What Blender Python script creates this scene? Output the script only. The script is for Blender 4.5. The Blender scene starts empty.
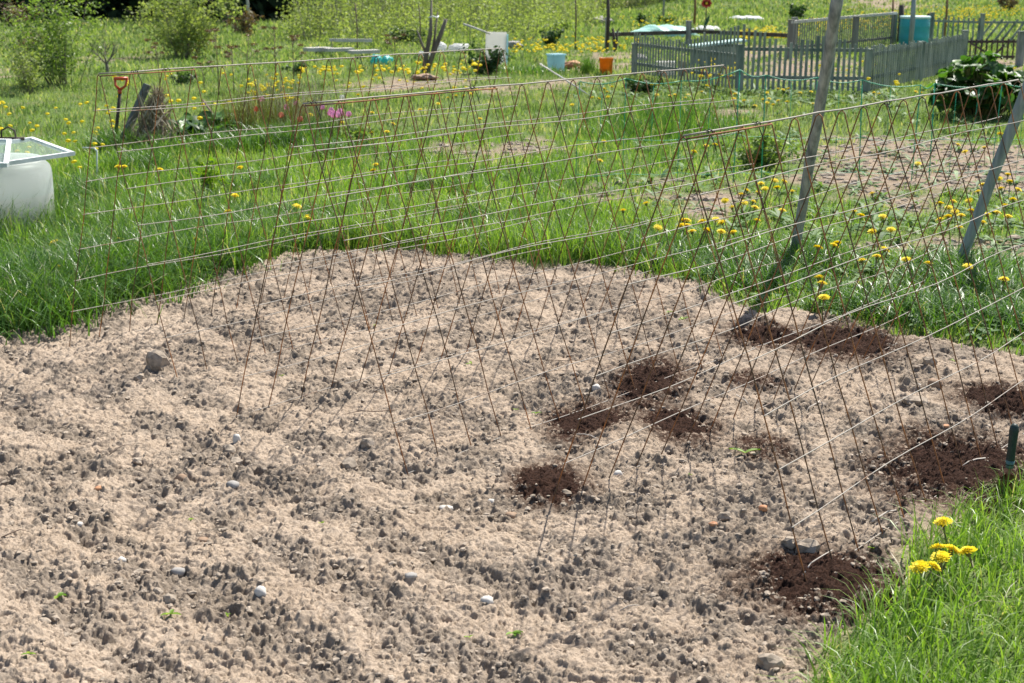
import bpy, math, random
import numpy as np
from mathutils import Vector, Matrix, Euler

random.seed(7)
RNG = np.random.default_rng(11)
R = math.radians
scene = bpy.context.scene
col = scene.collection

# ------------------------------------------------------------------ camera model
F, PITCH, CAMZ = 1381.0, R(15.07), 1.5817
CP, SP = math.cos(PITCH), math.sin(PITCH)


def at(u, v, z=0.0):
    """ground point (height z) seen in direction (u, v)"""
    dx, dy, dz = (u - 512), F * CP + (341.5 - v) * SP, -F * SP + (341.5 - v) * CP
    t = (z - CAMZ) / dz
    return Vector((dx * t, dy * t, z))


def mpp(p):
    """metres covered by one pixel at point p"""
    return (p[1] * CP - (p[2] - CAMZ) * SP) / F


cam_d = bpy.data.cameras.new('camera')
cam_d.sensor_width = 36
cam_d.lens = F / 1024 * 36
cam_d.clip_end = 3000
cam_d.dof.use_dof = True
cam_d.dof.focus_distance = 4.6
cam_d.dof.aperture_fstop = 8.0
cam = bpy.data.objects.new('camera', cam_d)
col.objects.link(cam)
cam.location = (0, 0, CAMZ)
cam.rotation_euler = (R(90) - PITCH, 0, 0)
scene.camera = cam

# ------------------------------------------------------------------ light
SUN_AZ, SUN_EL = R(32), R(54)
world = bpy.data.worlds.new('World')
scene.world = world
world.use_nodes = True
wn = world.node_tree
sky = wn.nodes.new('ShaderNodeTexSky')
sky.sky_type = 'NISHITA'
sky.sun_disc = False
sky.sun_elevation = SUN_EL
sky.sun_rotation = SUN_AZ
wn.links.new(sky.outputs[0], wn.nodes['Background'].inputs[0])
wn.nodes['Background'].inputs[1].default_value = 0.085
ld = bpy.data.lights.new('sun', 'SUN')
ld.energy = 5.0
ld.angle = R(0.53)
ld.color = (1, 0.955, 0.88)
sun = bpy.data.objects.new('sun', ld)
col.objects.link(sun)
sdir = Vector((math.sin(SUN_AZ) * math.cos(SUN_EL), math.cos(SUN_AZ) * math.cos(SUN_EL), math.sin(SUN_EL)))
sun.rotation_euler = sdir.to_track_quat('Z', 'Y').to_euler()
sun.location = (8, 12, 18)
vs = scene.view_settings
vs.view_transform = 'Standard'
vs.look = 'None'
vs.gamma = 1
vs.use_curve_mapping = False
vs.exposure = 0.9


# ------------------------------------------------------------------ numpy noise
def _h(xi, yi, s):
    a = (xi.astype(np.int64) * 374761393 + yi.astype(np.int64) * 668265263 + s * 974634777) & 0xffffffff
    a = ((a ^ (a >> 13)) * 1274126177) & 0xffffffff
    a = ((a ^ (a >> 16)) * 2246822519) & 0xffffffff
    return ((a ^ (a >> 15)) & 0xffffff).astype(np.float64) / 16777216.0


def perlin(x, y, s=0):
    x0, y0 = np.floor(x), np.floor(y)
    fx, fy = x - x0, y - y0
    u, v = fx * fx * fx * (fx * (fx * 6 - 15) + 10), fy * fy * fy * (fy * (fy * 6 - 15) + 10)

    def g(i, j):
        a = _h(x0 + i, y0 + j, s) * (2 * np.pi)
        return np.cos(a) * (fx - i) + np.sin(a) * (fy - j)
    a = g(0, 0) + u * (g(1, 0) - g(0, 0))
    b = g(0, 1) + u * (g(1, 1) - g(0, 1))
    return (a + v * (b - a)) * 1.5


def fbm(x, y, s=0, o=3, lac=2.03, gain=0.5):
    r, a, t = 0, 1.0, 0.0
    for k in range(o):
        r = r + a * perlin(x, y, s + k * 17)
        t += a
        a *= gain
        x, y = x * lac + 3.1, y * lac + 7.7
    return r / t


def domes(x, y, cell, rmin, rmax, s, prob=1.0, sq=0.8):
    """half-buried rounded lumps, one or none per cell; heights in metres"""
    xs, ys = x / cell, y / cell
    x0, y0 = np.floor(xs), np.floor(ys)
    best = np.zeros_like(xs)
    for i in (-1, 0, 1):
        for j in (-1, 0, 1):
            cx, cy = x0 + i, y0 + j
            px, py = cx + _h(cx, cy, s), cy + _h(cx, cy, s + 1)
            rr = (rmin + (rmax - rmin) * _h(cx, cy, s + 2) ** 2)
            on = _h(cx, cy, s + 3) < prob
            an = _h(cx, cy, s + 4) * np.pi
            dx, dy = (xs - px) * cell, (ys - py) * cell
            ca, sa = np.cos(an), np.sin(an)
            ex, ey = dx * ca + dy * sa, (-dx * sa + dy * ca) * 1.35
            # squarish footprint: clods are blocky, not round
            q = (np.abs(ex) ** 2.6 + np.abs(ey) ** 2.6) ** (1 / 2.6)
            hgt = rr * (0.75 * sstep(1.0, 0.5, q / rr) + 0.25 * np.maximum(0, 1 - q / rr)) * sq * on
            best = np.maximum(best, hgt)
    return best


def sstep(a, b, x):
    t = np.clip((x - a) / (b - a), 0, 1)
    return t * t * (3 - 2 * t)


def poly_sd(px, py, poly):
    """signed distance, positive inside"""
    n = len(poly)
    d = np.full(px.shape, 1e9)
    ins = np.zeros(px.shape, bool)
    for i in range(n):
        ax, ay = poly[i]
        bx, by = poly[(i + 1) % n]
        ex, ey = bx - ax, by - ay
        wx, wy = px - ax, py - ay
        t = np.clip((wx * ex + wy * ey) / (ex * ex + ey * ey + 1e-12), 0, 1)
        d = np.minimum(d, (wx - ex * t) ** 2 + (wy - ey * t) ** 2)
        c = ((ay > py) != (by > py)) & (px < ex * (py - ay) / (ey + 1e-12) + ax)
        ins ^= c
    d = np.sqrt(d)
    return np.where(ins, d, -d)


# ------------------------------------------------------------------ tags and builders
def tag(o, label=None, cat=None, group=None, kind=None):
    if label: o['label'] = label
    if cat: o['category'] = cat
    if group: o['group'] = group
    if kind: o['kind'] = kind
    return o


def empty(name, loc, label, cat, group=None, rz=0):
    o = bpy.data.objects.new(name, None)
    o.empty_display_size = 0.1
    col.objects.link(o)
    o.location = loc
    o.rotation_euler = (0, 0, rz)
    return tag(o, label, cat, group)


def link(name, me, mats, parent=None, loc=None):
    for m in (mats if isinstance(mats, (list, tuple)) else [mats]):
        me.materials.append(m)
    o = bpy.data.objects.new(name, me)
    col.objects.link(o)
    if parent: o.parent = parent
    if loc is not None: o.location = loc
    return o


def copy_tree(src, parent=None):
    c = src.copy()
    col.objects.link(c)
    c.parent = parent
    for ch in list(src.children):
        copy_tree(ch, c)
    return c


def np_mesh(name, V, quads=None, tris=None, smooth=True, attrs=None, mat_idx=None):
    me = bpy.data.meshes.new(name)
    V = np.asarray(V, np.float32)
    parts, starts, n = [], [], 0
    for A, k in ((quads, 4), (tris, 3)):
        if A is not None and len(A):
            A = np.asarray(A, np.int32)
            parts.append(A.ravel())
            starts.append(n + np.arange(len(A)) * k)
            n += A.size
    L = np.concatenate(parts)
    S = np.concatenate(starts)
    me.vertices.add(len(V))
    me.vertices.foreach_set('co', V.ravel())
    me.loops.add(len(L))
    me.loops.foreach_set('vertex_index', L.astype(np.int32))
    me.polygons.add(len(S))
    me.polygons.foreach_set('loop_start', S.astype(np.int32))
    me.update(calc_edges=True)
    me.polygons.foreach_set('use_smooth', np.full(len(S), smooth))
    if mat_idx is not None:
        me.polygons.foreach_set('material_index', np.asarray(mat_idx, np.int32))
    for k, a in (attrs or {}).items():
        at_ = me.attributes.new(k, 'FLOAT', 'POINT')
        at_.data.foreach_set('value', np.asarray(a, np.float32))
    return me


class MB:
    def __init__(self):
        self.v, self.f, self.m = [], [], []
        self.mi = 0

    def add(self, vs_, fs):
        b = len(self.v)
        self.v += [tuple(p) for p in vs_]
        self.f += [tuple(i + b for i in f) for f in fs]
        self.m += [self.mi] * len(fs)

    def box(self, c, s, rot=None, taper=1.0):
        x, y, z = s[0] / 2, s[1] / 2, s[2] / 2
        M = (rot.to_matrix() if isinstance(rot, Euler) else rot) if rot else None
        P = []
        for dz in (-1, 1):
            k = taper if dz > 0 else 1
            for dx, dy in ((-1, -1), (1, -1), (1, 1), (-1, 1)):
                p = Vector((dx * x * k, dy * y * k, dz * z))
                if M: p = M @ p
                P.append(p + Vector(c))
        self.add(P, [(3, 2, 1, 0), (4, 5, 6, 7), (0, 1, 5, 4), (1, 2, 6, 5), (2, 3, 7, 6), (3, 0, 4, 7)])

    def beam(self, a, b, w, t, up=(0, 0, 1)):
        """box from a to b, width w, thickness t"""
        a, b = Vector(a), Vector(b)
        d = (b - a)
        L = d.length
        d = d.normalized()
        s = d.cross(Vector(up))
        if s.length < 1e-4: s = d.cross(Vector((0, 1, 0)))
        s.normalize()
        n = s.cross(d)
        M = Matrix((s, d, n)).transposed()
        self.box((a + b) / 2, (w, L, t), M)

    def tube(self, pts, r, n=6, caps=True):
        pts = [Vector(p) for p in pts]
        rs = r if isinstance(r, (list, tuple)) else [r] * len(pts)
        t0 = (pts[1] - pts[0]).normalized()
        ref = Vector((0, 0, 1)) if abs(t0.z) < 0.9 else Vector((1, 0, 0))
        s = t0.cross(ref).normalized()
        V, Fc = [], []
        for k, p in enumerate(pts):
            t = (pts[min(k + 1, len(pts) - 1)] - pts[max(k - 1, 0)]).normalized()
            s = (s - t * s.dot(t)).normalized()
            w = t.cross(s)
            for i in range(n):
                a = 2 * math.pi * i / n
                V.append(p + (s * math.cos(a) + w * math.sin(a)) * rs[k])
        for k in range(len(pts) - 1):
            for i in range(n):
                j = (i + 1) % n
                Fc.append((k * n + i, k * n + j, (k + 1) * n + j, (k + 1) * n + i))
        if caps:
            Fc.append(tuple(range(n - 1, -1, -1)))
            e = (len(pts) - 1) * n
            Fc.append(tuple(range(e, e + n)))
        self.add(V, Fc)

    def lathe(self, prof, n=24, c=(0, 0, 0), M=None, wob=None):
        V, Fc = [], []
        for (r, z) in prof:
            for i in range(n):
                a = 2 * math.pi * i / n
                rr = r * (1 + (wob(a, z) if wob else 0))
                p = Vector((rr * math.cos(a), rr * math.sin(a), z))
                if M: p = M @ p
                V.append(p + Vector(c))
        for k in range(len(prof) - 1):
            for i in range(n):
                j = (i + 1) % n
                Fc.append((k * n + i, k * n + j, (k + 1) * n + j, (k + 1) * n + i))
        Fc.append(tuple(range(n - 1, -1, -1)))
        e = (len(prof) - 1) * n
        Fc.append(tuple(range(e, e + n)))
        self.add(V, Fc)

    def build(self, name, mats, parent=None, smooth=False, loc=None):
        me = bpy.data.meshes.new(name)
        me.from_pydata(self.v, [], self.f)
        me.polygons.foreach_set('use_smooth', [smooth] * len(self.f))
        me.polygons.foreach_set('material_index', self.m)
        me.update()
        return link(name, me, mats, parent, loc)


# ------------------------------------------------------------------ materials
def nmat(name):
    m = bpy.data.materials.new(name)
    m.use_nodes = True
    return m, m.node_tree.nodes, m.node_tree.links, m.node_tree.nodes['Principled BSDF']


def ramp(n, l, src, stops):
    r = n.new('ShaderNodeValToRGB')
    e = r.color_ramp.elements
    while len(e) < len(stops): e.new(0.5)
    for k, (p, c) in enumerate(stops):
        e[k].position = p
        e[k].color = (*c, 1)
    l.new(src, r.inputs[0])
    return r.outputs[0]


def noise(n, l, scale, detail=4, rough=0.6, coord='Object', dist=0.0, stretch=None):
    tc = n.new('ShaderNodeTexCoord')
    out = tc.outputs[coord]
    if stretch:
        mp = n.new('ShaderNodeMapping')
        mp.inputs['Scale'].default_value = stretch
        l.new(out, mp.inputs[0])
        out = mp.outputs[0]
    t = n.new('ShaderNodeTexNoise')
    t.inputs['Scale'].default_value = scale
    t.inputs['Detail'].default_value = detail
    t.inputs['Roughness'].default_value = rough
    t.inputs['Distortion'].default_value = dist
    l.new(out, t.inputs['Vector'])
    return t.outputs['Fac']


def bump(n, l, b, src, strength, dist):
    bp = n.new('ShaderNodeBump')
    bp.inputs['Strength'].default_value = strength
    bp.inputs['Distance'].default_value = dist
    l.new(src, bp.inputs['Height'])
    l.new(bp.outputs[0], b.inputs['Normal'])


def mixc(n, l, fac, a, b, mode='MIX'):
    m = n.new('ShaderNodeMix')
    m.data_type = 'RGBA'
    m.blend_type = mode
    for inp, v in ((0, fac), (6, a), (7, b)):
        if hasattr(v, 'is_linked') or hasattr(v, 'links'):
            l.new(v, m.inputs[inp])
        else:
            m.inputs[inp].default_value = v if inp == 0 else (*v, 1)
    return m.outputs[2]


def simple(name, c1, c2, scale=8, rough=0.7, bstr=0.3, bdist=0.005, stretch=None, metal=0, spec=0.4, lo=0.35, hi=0.65):
    m, n, l, b = nmat(name)
    f = noise(n, l, scale, 5, 0.62, stretch=stretch)
    l.new(ramp(n, l, f, [(lo, c1), (hi, c2)]), b.inputs['Base Color'])
    b.inputs['Roughness'].default_value = rough
    b.inputs['Metallic'].default_value = metal
    b.inputs['Specular IOR Level'].default_value = spec
    if bstr: bump(n, l, b, f, bstr, bdist)
    return m


def attr(n, name):
    a = n.new('ShaderNodeAttribute')
    a.attribute_name = name
    return a.outputs['Fac']


def leafmat(name, stops, trans=0.35, rough=0.5, spec=0.35, scale=3.0, tcol=None):
    """leaf / blade material: per-leaf hue from attribute rnd, light passing through"""
    m, n, l, b = nmat(name)
    c = ramp(n, l, attr(n, 'rnd'), stops)
    nz = noise(n, l, scale, 3, 0.6)
    c = mixc(n, l, 0.35, c, ramp(n, l, nz, [(0.35, (0.55, 0.6, 0.5)), (0.65, (1.0, 1.0, 0.95))]), 'MULTIPLY')
    l.new(c, b.inputs['Base Color'])
    b.inputs['Roughness'].default_value = rough
    b.inputs['Specular IOR Level'].default_value = spec
    t = n.new('ShaderNodeBsdfTranslucent')
    tc = mixc(n, l, 1.0, c, tcol or (1.25, 1.35, 0.55), 'MULTIPLY')
    l.new(tc, t.inputs[0])
    mx = n.new('ShaderNodeMixShader')
    mx.inputs[0].default_value = trans
    l.new(b.outputs[0], mx.inputs[1])
    l.new(t.outputs[0], mx.inputs[2])
    l.new(mx.outputs[0], n['Material Output'].inputs[0])
    return m


M = {}
# meadow grass: fresh green with some straw
M['grass'] = leafmat('grass_blade', [(0.0, (0.075, 0.16, 0.022)), (0.35, (0.16, 0.28, 0.04)), (0.7, (0.25, 0.37, 0.065)),
                                     (0.93, (0.34, 0.42, 0.12)), (0.97, (0.50, 0.44, 0.28))], 0.46, 0.4, 0.5)
M['grass_tall'] = leafmat('tall_grass_blade', [(0.0, (0.045, 0.115, 0.016)), (0.6, (0.10, 0.205, 0.03)), (0.95, (0.19, 0.31, 0.055)),
                                               (0.99, (0.45, 0.4, 0.24))], 0.4, 0.38, 0.5)
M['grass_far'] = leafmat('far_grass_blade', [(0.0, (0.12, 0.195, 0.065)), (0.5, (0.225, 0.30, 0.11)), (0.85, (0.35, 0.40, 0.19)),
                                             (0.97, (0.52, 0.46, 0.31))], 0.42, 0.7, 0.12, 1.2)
M['broad'] = leafmat('broad_leaf', [(0.0, (0.03, 0.085, 0.015)), (0.6, (0.06, 0.15, 0.025)), (1.0, (0.14, 0.27, 0.035))], 0.4, 0.42, 0.45)
M['weed'] = leafmat('weed_leaf', [(0.0, (0.05, 0.12, 0.03)), (0.6, (0.11, 0.2, 0.055)), (1.0, (0.2, 0.3, 0.1))], 0.35, 0.55, 0.3)
M['shrub'] = leafmat('shrub_leaf', [(0.0, (0.10, 0.165, 0.035)), (0.5, (0.18, 0.265, 0.065)), (1.0, (0.30, 0.37, 0.11))], 0.45)
M['shrub_pale'] = leafmat('pale_shrub_leaf', [(0.0, (0.17, 0.22, 0.07)), (0.5, (0.28, 0.34, 0.12)), (1.0, (0.40, 0.43, 0.18))], 0.42, .6, .2)
M['shrub_dark'] = leafmat('dark_shrub_leaf', [(0.0, (0.025, 0.06, 0.015)), (0.6, (0.05, 0.11, 0.025)), (1.0, (0.1, 0.17, 0.04))], 0.25)
M['shrub_brown'] = leafmat('brown_shrub_leaf', [(0.0, (0.14, 0.08, 0.04)), (0.6, (0.2, 0.13, 0.07)), (1.0, (0.2, 0.2, 0.06))], 0.25)
M['needle'] = leafmat('conifer_needle', [(0.0, (0.012, 0.025, 0.01)), (0.7, (0.025, 0.045, 0.016)), (1.0, (0.05, 0.07, 0.02))], 0.08, 0.7, 0.2)
M['straw'] = leafmat('dry_stalk', [(0.0, (0.16, 0.12, 0.08)), (0.5, (0.32, 0.27, 0.2)), (1.0, (0.5, 0.45, 0.36))], 0.15, 0.7, 0.2, tcol=(1, .95, .8))
M['rust_stem'] = leafmat('reddish_stem', [(0.0, (0.16, 0.09, 0.04)), (0.4, (0.2, 0.17, 0.06)), (1.0, (0.14, 0.22, 0.05))], 0.2)
M['petal'] = leafmat('dandelion_petal', [(0.0, (0.88, 0.68, 0.006)), (1.0, (0.95, 0.82, 0.02))], 0.25, 0.6, 0.2, tcol=(1, .9, .5))
M['tulip_red'] = leafmat('red_tulip_petal', [(0.0, (0.7, 0.06, 0.06)), (1.0, (0.8, 0.12, 0.1))], 0.3, 0.5, 0.3, tcol=(1, .8, .7))
M['tulip_pink'] = leafmat('pink_tulip_petal', [(0.0, (0.78, 0.3, 0.56)), (1.0, (0.88, 0.5, 0.7))], 0.3, 0.5, 0.3, tcol=(1, .8, .9))
M['tulip_salmon'] = leafmat('salmon_tulip_petal', [(0.0, (0.6, 0.2, 0.12)), (1.0, (0.65, 0.3, 0.2))], 0.3, 0.5, 0.3, tcol=(1, .8, .7))
M['tulip_white'] = leafmat('white_tulip_petal', [(0.0, (0.75, 0.72, 0.68)), (1.0, (0.8, 0.8, 0.76))], 0.3, 0.5, 0.3, tcol=(1, 1, .9))
M['stem'] = simple('green_stem', (0.12, 0.15, 0.04), (0.2, 0.16, 0.06), 30, 0.6, 0)
M['seedling'] = leafmat('seedling_leaf', [(0.0, (0.13, 0.26, 0.02)), (1.0, (0.3, 0.4, 0.03))], 0.4)
M['bark'] = simple('grey_bark', (0.1, 0.085, 0.07), (0.22, 0.19, 0.16), 14, 0.9, 0.6, 0.01, (1, 1, .2))
M['birch'] = simple('birch_bark', (0.4, 0.38, 0.35), (0.65, 0.62, 0.58), 10, 0.8, 0.2, 0.005, (1, 1, 3))
M['straw_stem'] = simple('pale_willow_stem', (0.17, 0.17, 0.09), (0.3, 0.28, 0.18), 10, 0.8, 0)
M['wood'] = simple('weathered_wood', (0.13, 0.14, 0.135), (0.40, 0.40, 0.37), 30, 0.85, 0.55, 0.004, (1, 1, .06))
M['wood_pipe'] = simple('bluish_weathered_pole', (0.15, 0.18, 0.185), (0.36, 0.39, 0.38), 30, 0.7, 0.45, 0.003, (1, 1, .08))
M['picket'] = simple('green_grey_picket_paint', (0.13, 0.16, 0.138), (0.37, 0.38, 0.325), 11, 0.8, 0.3, 0.003, (1, 1, .2))
M['picket_grey'] = simple('bare_grey_picket', (0.15, 0.145, 0.13), (0.27, 0.26, 0.23), 9, 0.85, 0.3, 0.003, (1, 1, .2))
M['dark_wood'] = simple('dark_damp_wood', (0.045, 0.035, 0.028), (0.11, 0.09, 0.075), 14, 0.9, 0.4, 0.004, (1, 1, .2))
M['plank'] = simple('pale_plank', (0.42, 0.39, 0.35), (0.62, 0.59, 0.54), 9, 0.8, 0.3, 0.003, (.2, 1, 1))
M['white_paint'] = simple('chipped_white_paint', (0.55, 0.6, 0.58), (0.78, 0.8, 0.78), 12, 0.55, 0.15, 0.002)
M['panel'] = simple('white_board_sheet', (0.62, 0.61, 0.6), (0.74, 0.73, 0.71), 5, 0.6, 0.05, 0.002)
M['bag_white'] = simple('white_plastic_sack', (0.62, 0.62, 0.6), (0.78, 0.78, 0.77), 5, 0.45, 0.6, 0.02)
M['bag_teal'] = simple('turquoise_plastic_sack', (0.05, 0.42, 0.4), (0.16, 0.6, 0.55), 6, 0.4, 0.6, 0.02)
M['tarp'] = simple('mint_tarp', (0.28, 0.55, 0.45), (0.45, 0.68, 0.58), 3, 0.5, 0.6, 0.03)
M['sheet_white'] = simple('white_row_cover', (0.6, 0.62, 0.6), (0.78, 0.78, 0.76), 4, 0.6, 0.6, 0.03)
M['teal'] = simple('teal_plastic', (0.02, 0.32, 0.36), (0.05, 0.42, 0.45), 3, 0.4, 0.05, 0.002)
M['teal_pale'] = simple('pale_faded_lid', (0.45, 0.66, 0.62), (0.6, 0.75, 0.7), 3, 0.5, 0.05, 0.002)
M['orange'] = simple('orange_plastic', (0.35, 0.12, 0.008), (0.7, 0.26, 0.015), 7, 0.5, 0.05, 0.002)
M['bluewhite'] = simple('pale_blue_plastic', (0.42, 0.58, 0.62), (0.58, 0.7, 0.72), 5, 0.5, 0.05, 0.002)
M['red_handle'] = simple('red_orange_enamel', (0.5, 0.05, 0.015), (0.62, 0.09, 0.025), 9, 0.35, 0.05, 0.001, spec=0.6)
M['grip'] = simple('dark_green_rubber', (0.008, 0.022, 0.018), (0.018, 0.04, 0.034), 40, 0.5, 0.2, 0.001)
M['ferrule'] = simple('worn_teal_collar', (0.05, 0.13, 0.13), (0.12, 0.2, 0.19), 40, 0.5, 0.1, 0.001)
M['rust_blade'] = simple('rusty_steel_blade', (0.14, 0.07, 0.03), (0.34, 0.2, 0.1), 45, 0.7, 0.3, 0.001, metal=0.3)
M['net'] = simple('green_plastic_netting', (0.012, 0.26, 0.13), (0.03, 0.40, 0.22), 6, 0.5, 0)
M['black'] = simple('black_tie_wire', (0.012, 0.012, 0.012), (0.03, 0.028, 0.025), 30, 0.5, 0)
M['rust_wire'] = simple('rusty_wire', (0.095, 0.06, 0.035), (0.38, 0.15, 0.045), 9, 0.75, 0.3, 0.001, metal=0.15, lo=0.42, hi=0.64)
M['lit_wire'] = simple('sunlit_rusty_wire', (0.19, 0.09, 0.04), (0.33, 0.30, 0.26), 7, 0.65, 0.2, 0.001, metal=0.2, lo=0.33, hi=0.44)  # rust patches are real; the paler grey paints in sunlight on the horizontal wires
M['stone_pale'] = simple('pale_stone', (0.42, 0.39, 0.35), (0.6, 0.57, 0.52), 30, 0.8, 0.3, 0.003)
M['stone_brown'] = simple('tan_stone', (0.22, 0.14, 0.085), (0.36, 0.25, 0.17), 30, 0.85, 0.3, 0.003)
M['stone_orange'] = simple('orange_stone', (0.36, 0.15, 0.07), (0.5, 0.27, 0.14), 30, 0.8, 0.3, 0.003)
M['stone_grey'] = simple('grey_stone', (0.24, 0.22, 0.2), (0.38, 0.36, 0.33), 30, 0.85, 0.3, 0.003)
M['clod'] = simple('earth_clod', (0.19, 0.158, 0.124), (0.41, 0.338, 0.265), 35, 0.95, 0.7, 0.006, spec=0.1)
M['twig'] = simple('bleached_twig', (0.35, 0.31, 0.26), (0.55, 0.5, 0.44), 30, 0.85, 0.3, 0.002)
M['twig_dark'] = simple('brown_twig', (0.1, 0.07, 0.05), (0.2, 0.14, 0.1), 30, 0.85, 0.3, 0.002)
M['fabric_dark'] = simple('dark_grey_weathered_board', (0.07, 0.08, 0.085), (0.17, 0.18, 0.18), 16, 0.85, 0.5, 0.005, (1, 1, .15))
M['pin_red'] = simple('red_painted_metal', (0.4, 0.015, 0.02), (0.5, 0.03, 0.03), 9, 0.5, 0)
M['pin_yellow'] = simple('yellow_painted_metal', (0.75, 0.45, 0.02), (0.8, 0.5, 0.03), 9, 0.5, 0)
M['pin_green'] = simple('dark_green_painted_metal', (0.01, 0.07, 0.03), (0.02, 0.1, 0.045), 9, 0.4, 0)

for mk, k, cc in (('panel', .5, (.95, .93, .9, 1)), ('bag_white', .5, (.95, .95, .93, 1)), ('bluewhite', .45, (.6, .85, .9, 1)), ('sheet_white', .3, (.95, .95, .93, 1)), ('bag_teal', .4, (.2, .8, .75, 1)), ('orange', .3, (.9, .4, .05, 1))):
    nt = M[mk].node_tree
    t = nt.nodes.new('ShaderNodeBsdfTranslucent')
    t.inputs[0].default_value = cc
    mx = nt.nodes.new('ShaderNodeMixShader')
    mx.inputs[0].default_value = k
    nt.links.new(nt.nodes['Principled BSDF'].outputs[0], mx.inputs[1])
    nt.links.new(t.outputs[0], mx.inputs[2])
    nt.links.new(mx.outputs[0], nt.nodes['Material Output'].inputs[0])

# translucent white tub
m, n, l, b = nmat('milky_plastic')
b.inputs['Base Color'].default_value = (0.72, 0.78, 0.76, 1)
b.inputs['Roughness'].default_value = 0.4
zc = n.new('ShaderNodeTexCoord')
sx = n.new('ShaderNodeSeparateXYZ')
l.new(zc.outputs['Object'], sx.inputs[0])
l.new(ramp(n, l, sx.outputs[2], [(0.0, (0.95, 0.91, 0.87)), (0.27, (0.95, 0.93, 0.89)), (0.285, (0.8, 0.95, 0.93)), (0.45, (0.95, 0.97, 0.95))]), b.inputs['Base Color'])
t = n.new('ShaderNodeBsdfTranslucent')
t.inputs[0].default_value = (1.0, 0.98, 0.97, 1)
mx = n.new('ShaderNodeMixShader')
mx.inputs[0].default_value = 0.8
l.new(b.outputs[0], mx.inputs[1])
l.new(t.outputs[0], mx.inputs[2])
l.new(mx.outputs[0], n['Material Output'].inputs[0])
M['milky'] = m

m, n, l, b = nmat('old_glass')
b.inputs['Base Color'].default_value = (0.55, 0.62, 0.6, 1)
b.inputs['Roughness'].default_value = 0.12
t = n.new('ShaderNodeBsdfTransparent')
t.inputs[0].default_value = (0.93, 0.97, 0.95, 1)
mx = n.new('ShaderNodeMixShader')
mx.inputs[0].default_value = 0.82
l.new(b.outputs[0], mx.inputs[1])
l.new(t.outputs[0], mx.inputs[2])
l.new(mx.outputs[0], n['Material Output'].inputs[0])
M['glass'] = m


# soil of the bed: dry pale crust, greyer rough clods
def soilmat(name, dark=False):
    m, n, l, b = nmat(name)
    fine = noise(n, l, 160, 4, 0.7)
    mid = noise(n, l, 17, 5, 0.65)
    big = noise(n, l, 2.2, 3, 0.5)
    if dark:
        c = ramp(n, l, fine, [(0.3, (0.014, 0.008, 0.006)), (0.55, (0.042, 0.021, 0.014)), (0.8, (0.11, 0.06, 0.04))])
        l.new(c, b.inputs['Base Color'])
        bump(n, l, b, noise(n, l, 110, 5, 0.75), 1.0, 0.008)
    else:
        crust = ramp(n, l, mid, [(0.3, (0.345, 0.272, 0.205)), (0.7, (0.465, 0.373, 0.287))])
        rough_c = ramp(n, l, mid, [(0.3, (0.175, 0.143, 0.112)), (0.72, (0.37, 0.303, 0.238))])
        c = mixc(n, l, attr(n, 'clod'), crust, rough_c)
        c = mixc(n, l, 0.55, c, ramp(n, l, fine, [(0.3, (0.42, 0.41, 0.39)), (0.58, (1, 1, 1))]), 'MULTIPLY')
        c = mixc(n, l, 0.4, c, ramp(n, l, big, [(0.35, (0.75, 0.72, 0.68)), (0.65, (1, 1, 1))]), 'MULTIPLY')
        l.new(c, b.inputs['Base Color'])
        pw = noise(n, l, 55, 5, 0.75)
        pk = n.new('ShaderNodeMath')
        pk.operation = 'MULTIPLY'
        l.new(attr(n, 'peat'), pk.inputs[0])
        l.new(ramp(n, l, pw, [(0.36, (0, 0, 0)), (0.5, (1, 1, 1))]), pk.inputs[1])
        c = mixc(n, l, pk.outputs[0], c, (0.05, 0.027, 0.018))
        l.new(c, b.inputs['Base Color'])
        bump(n, l, b, noise(n, l, 80, 6, 0.7), 1.0, 0.006)
    b.inputs['Roughness'].default_value = 0.95
    b.inputs['Specular IOR Level'].default_value = 0.1
    return m


M['soil'] = soilmat('garden_soil')
M['peat'] = soilmat('dark_compost', True)

# ground under and between the grass
m, n, l, b = nmat('meadow_ground')
f1 = noise(n, l, 0.9, 5, 0.65)
f2 = noise(n, l, 14, 5, 0.7)
f3 = noise(n, l, 90, 3, 0.7)
green = ramp(n, l, f2, [(0.3, (0.06, 0.09, 0.025)), (0.55, (0.11, 0.165, 0.045)), (0.75, (0.18, 0.22, 0.08))])
dry = ramp(n, l, f2, [(0.3, (0.16, 0.13, 0.08)), (0.7, (0.27, 0.22, 0.15))])
gr = mixc(n, l, ramp(n, l, f1, [(0.52, (0, 0, 0)), (0.75, (0.55, 0.55, 0.55))]), green, dry)
so = ramp(n, l, f2, [(0.3, (0.2, 0.145, 0.1)), (0.65, (0.37, 0.29, 0.215)), (0.8, (0.43, 0.35, 0.27))])
so = mixc(n, l, 0.5, so, ramp(n, l, f3, [(0.35, (0.5, 0.48, 0.45)), (0.6, (1, 1, 1))]), 'MULTIPLY')
c = mixc(n, l, attr(n, 'bare'), gr, so)
l.new(c, b.inputs['Base Color'])
b.inputs['Roughness'].default_value = 0.95
b.inputs['Specular IOR Level'].default_value = 0.1
bump(n, l, b, f2, 0.8, 0.05)
M['ground'] = m

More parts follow.
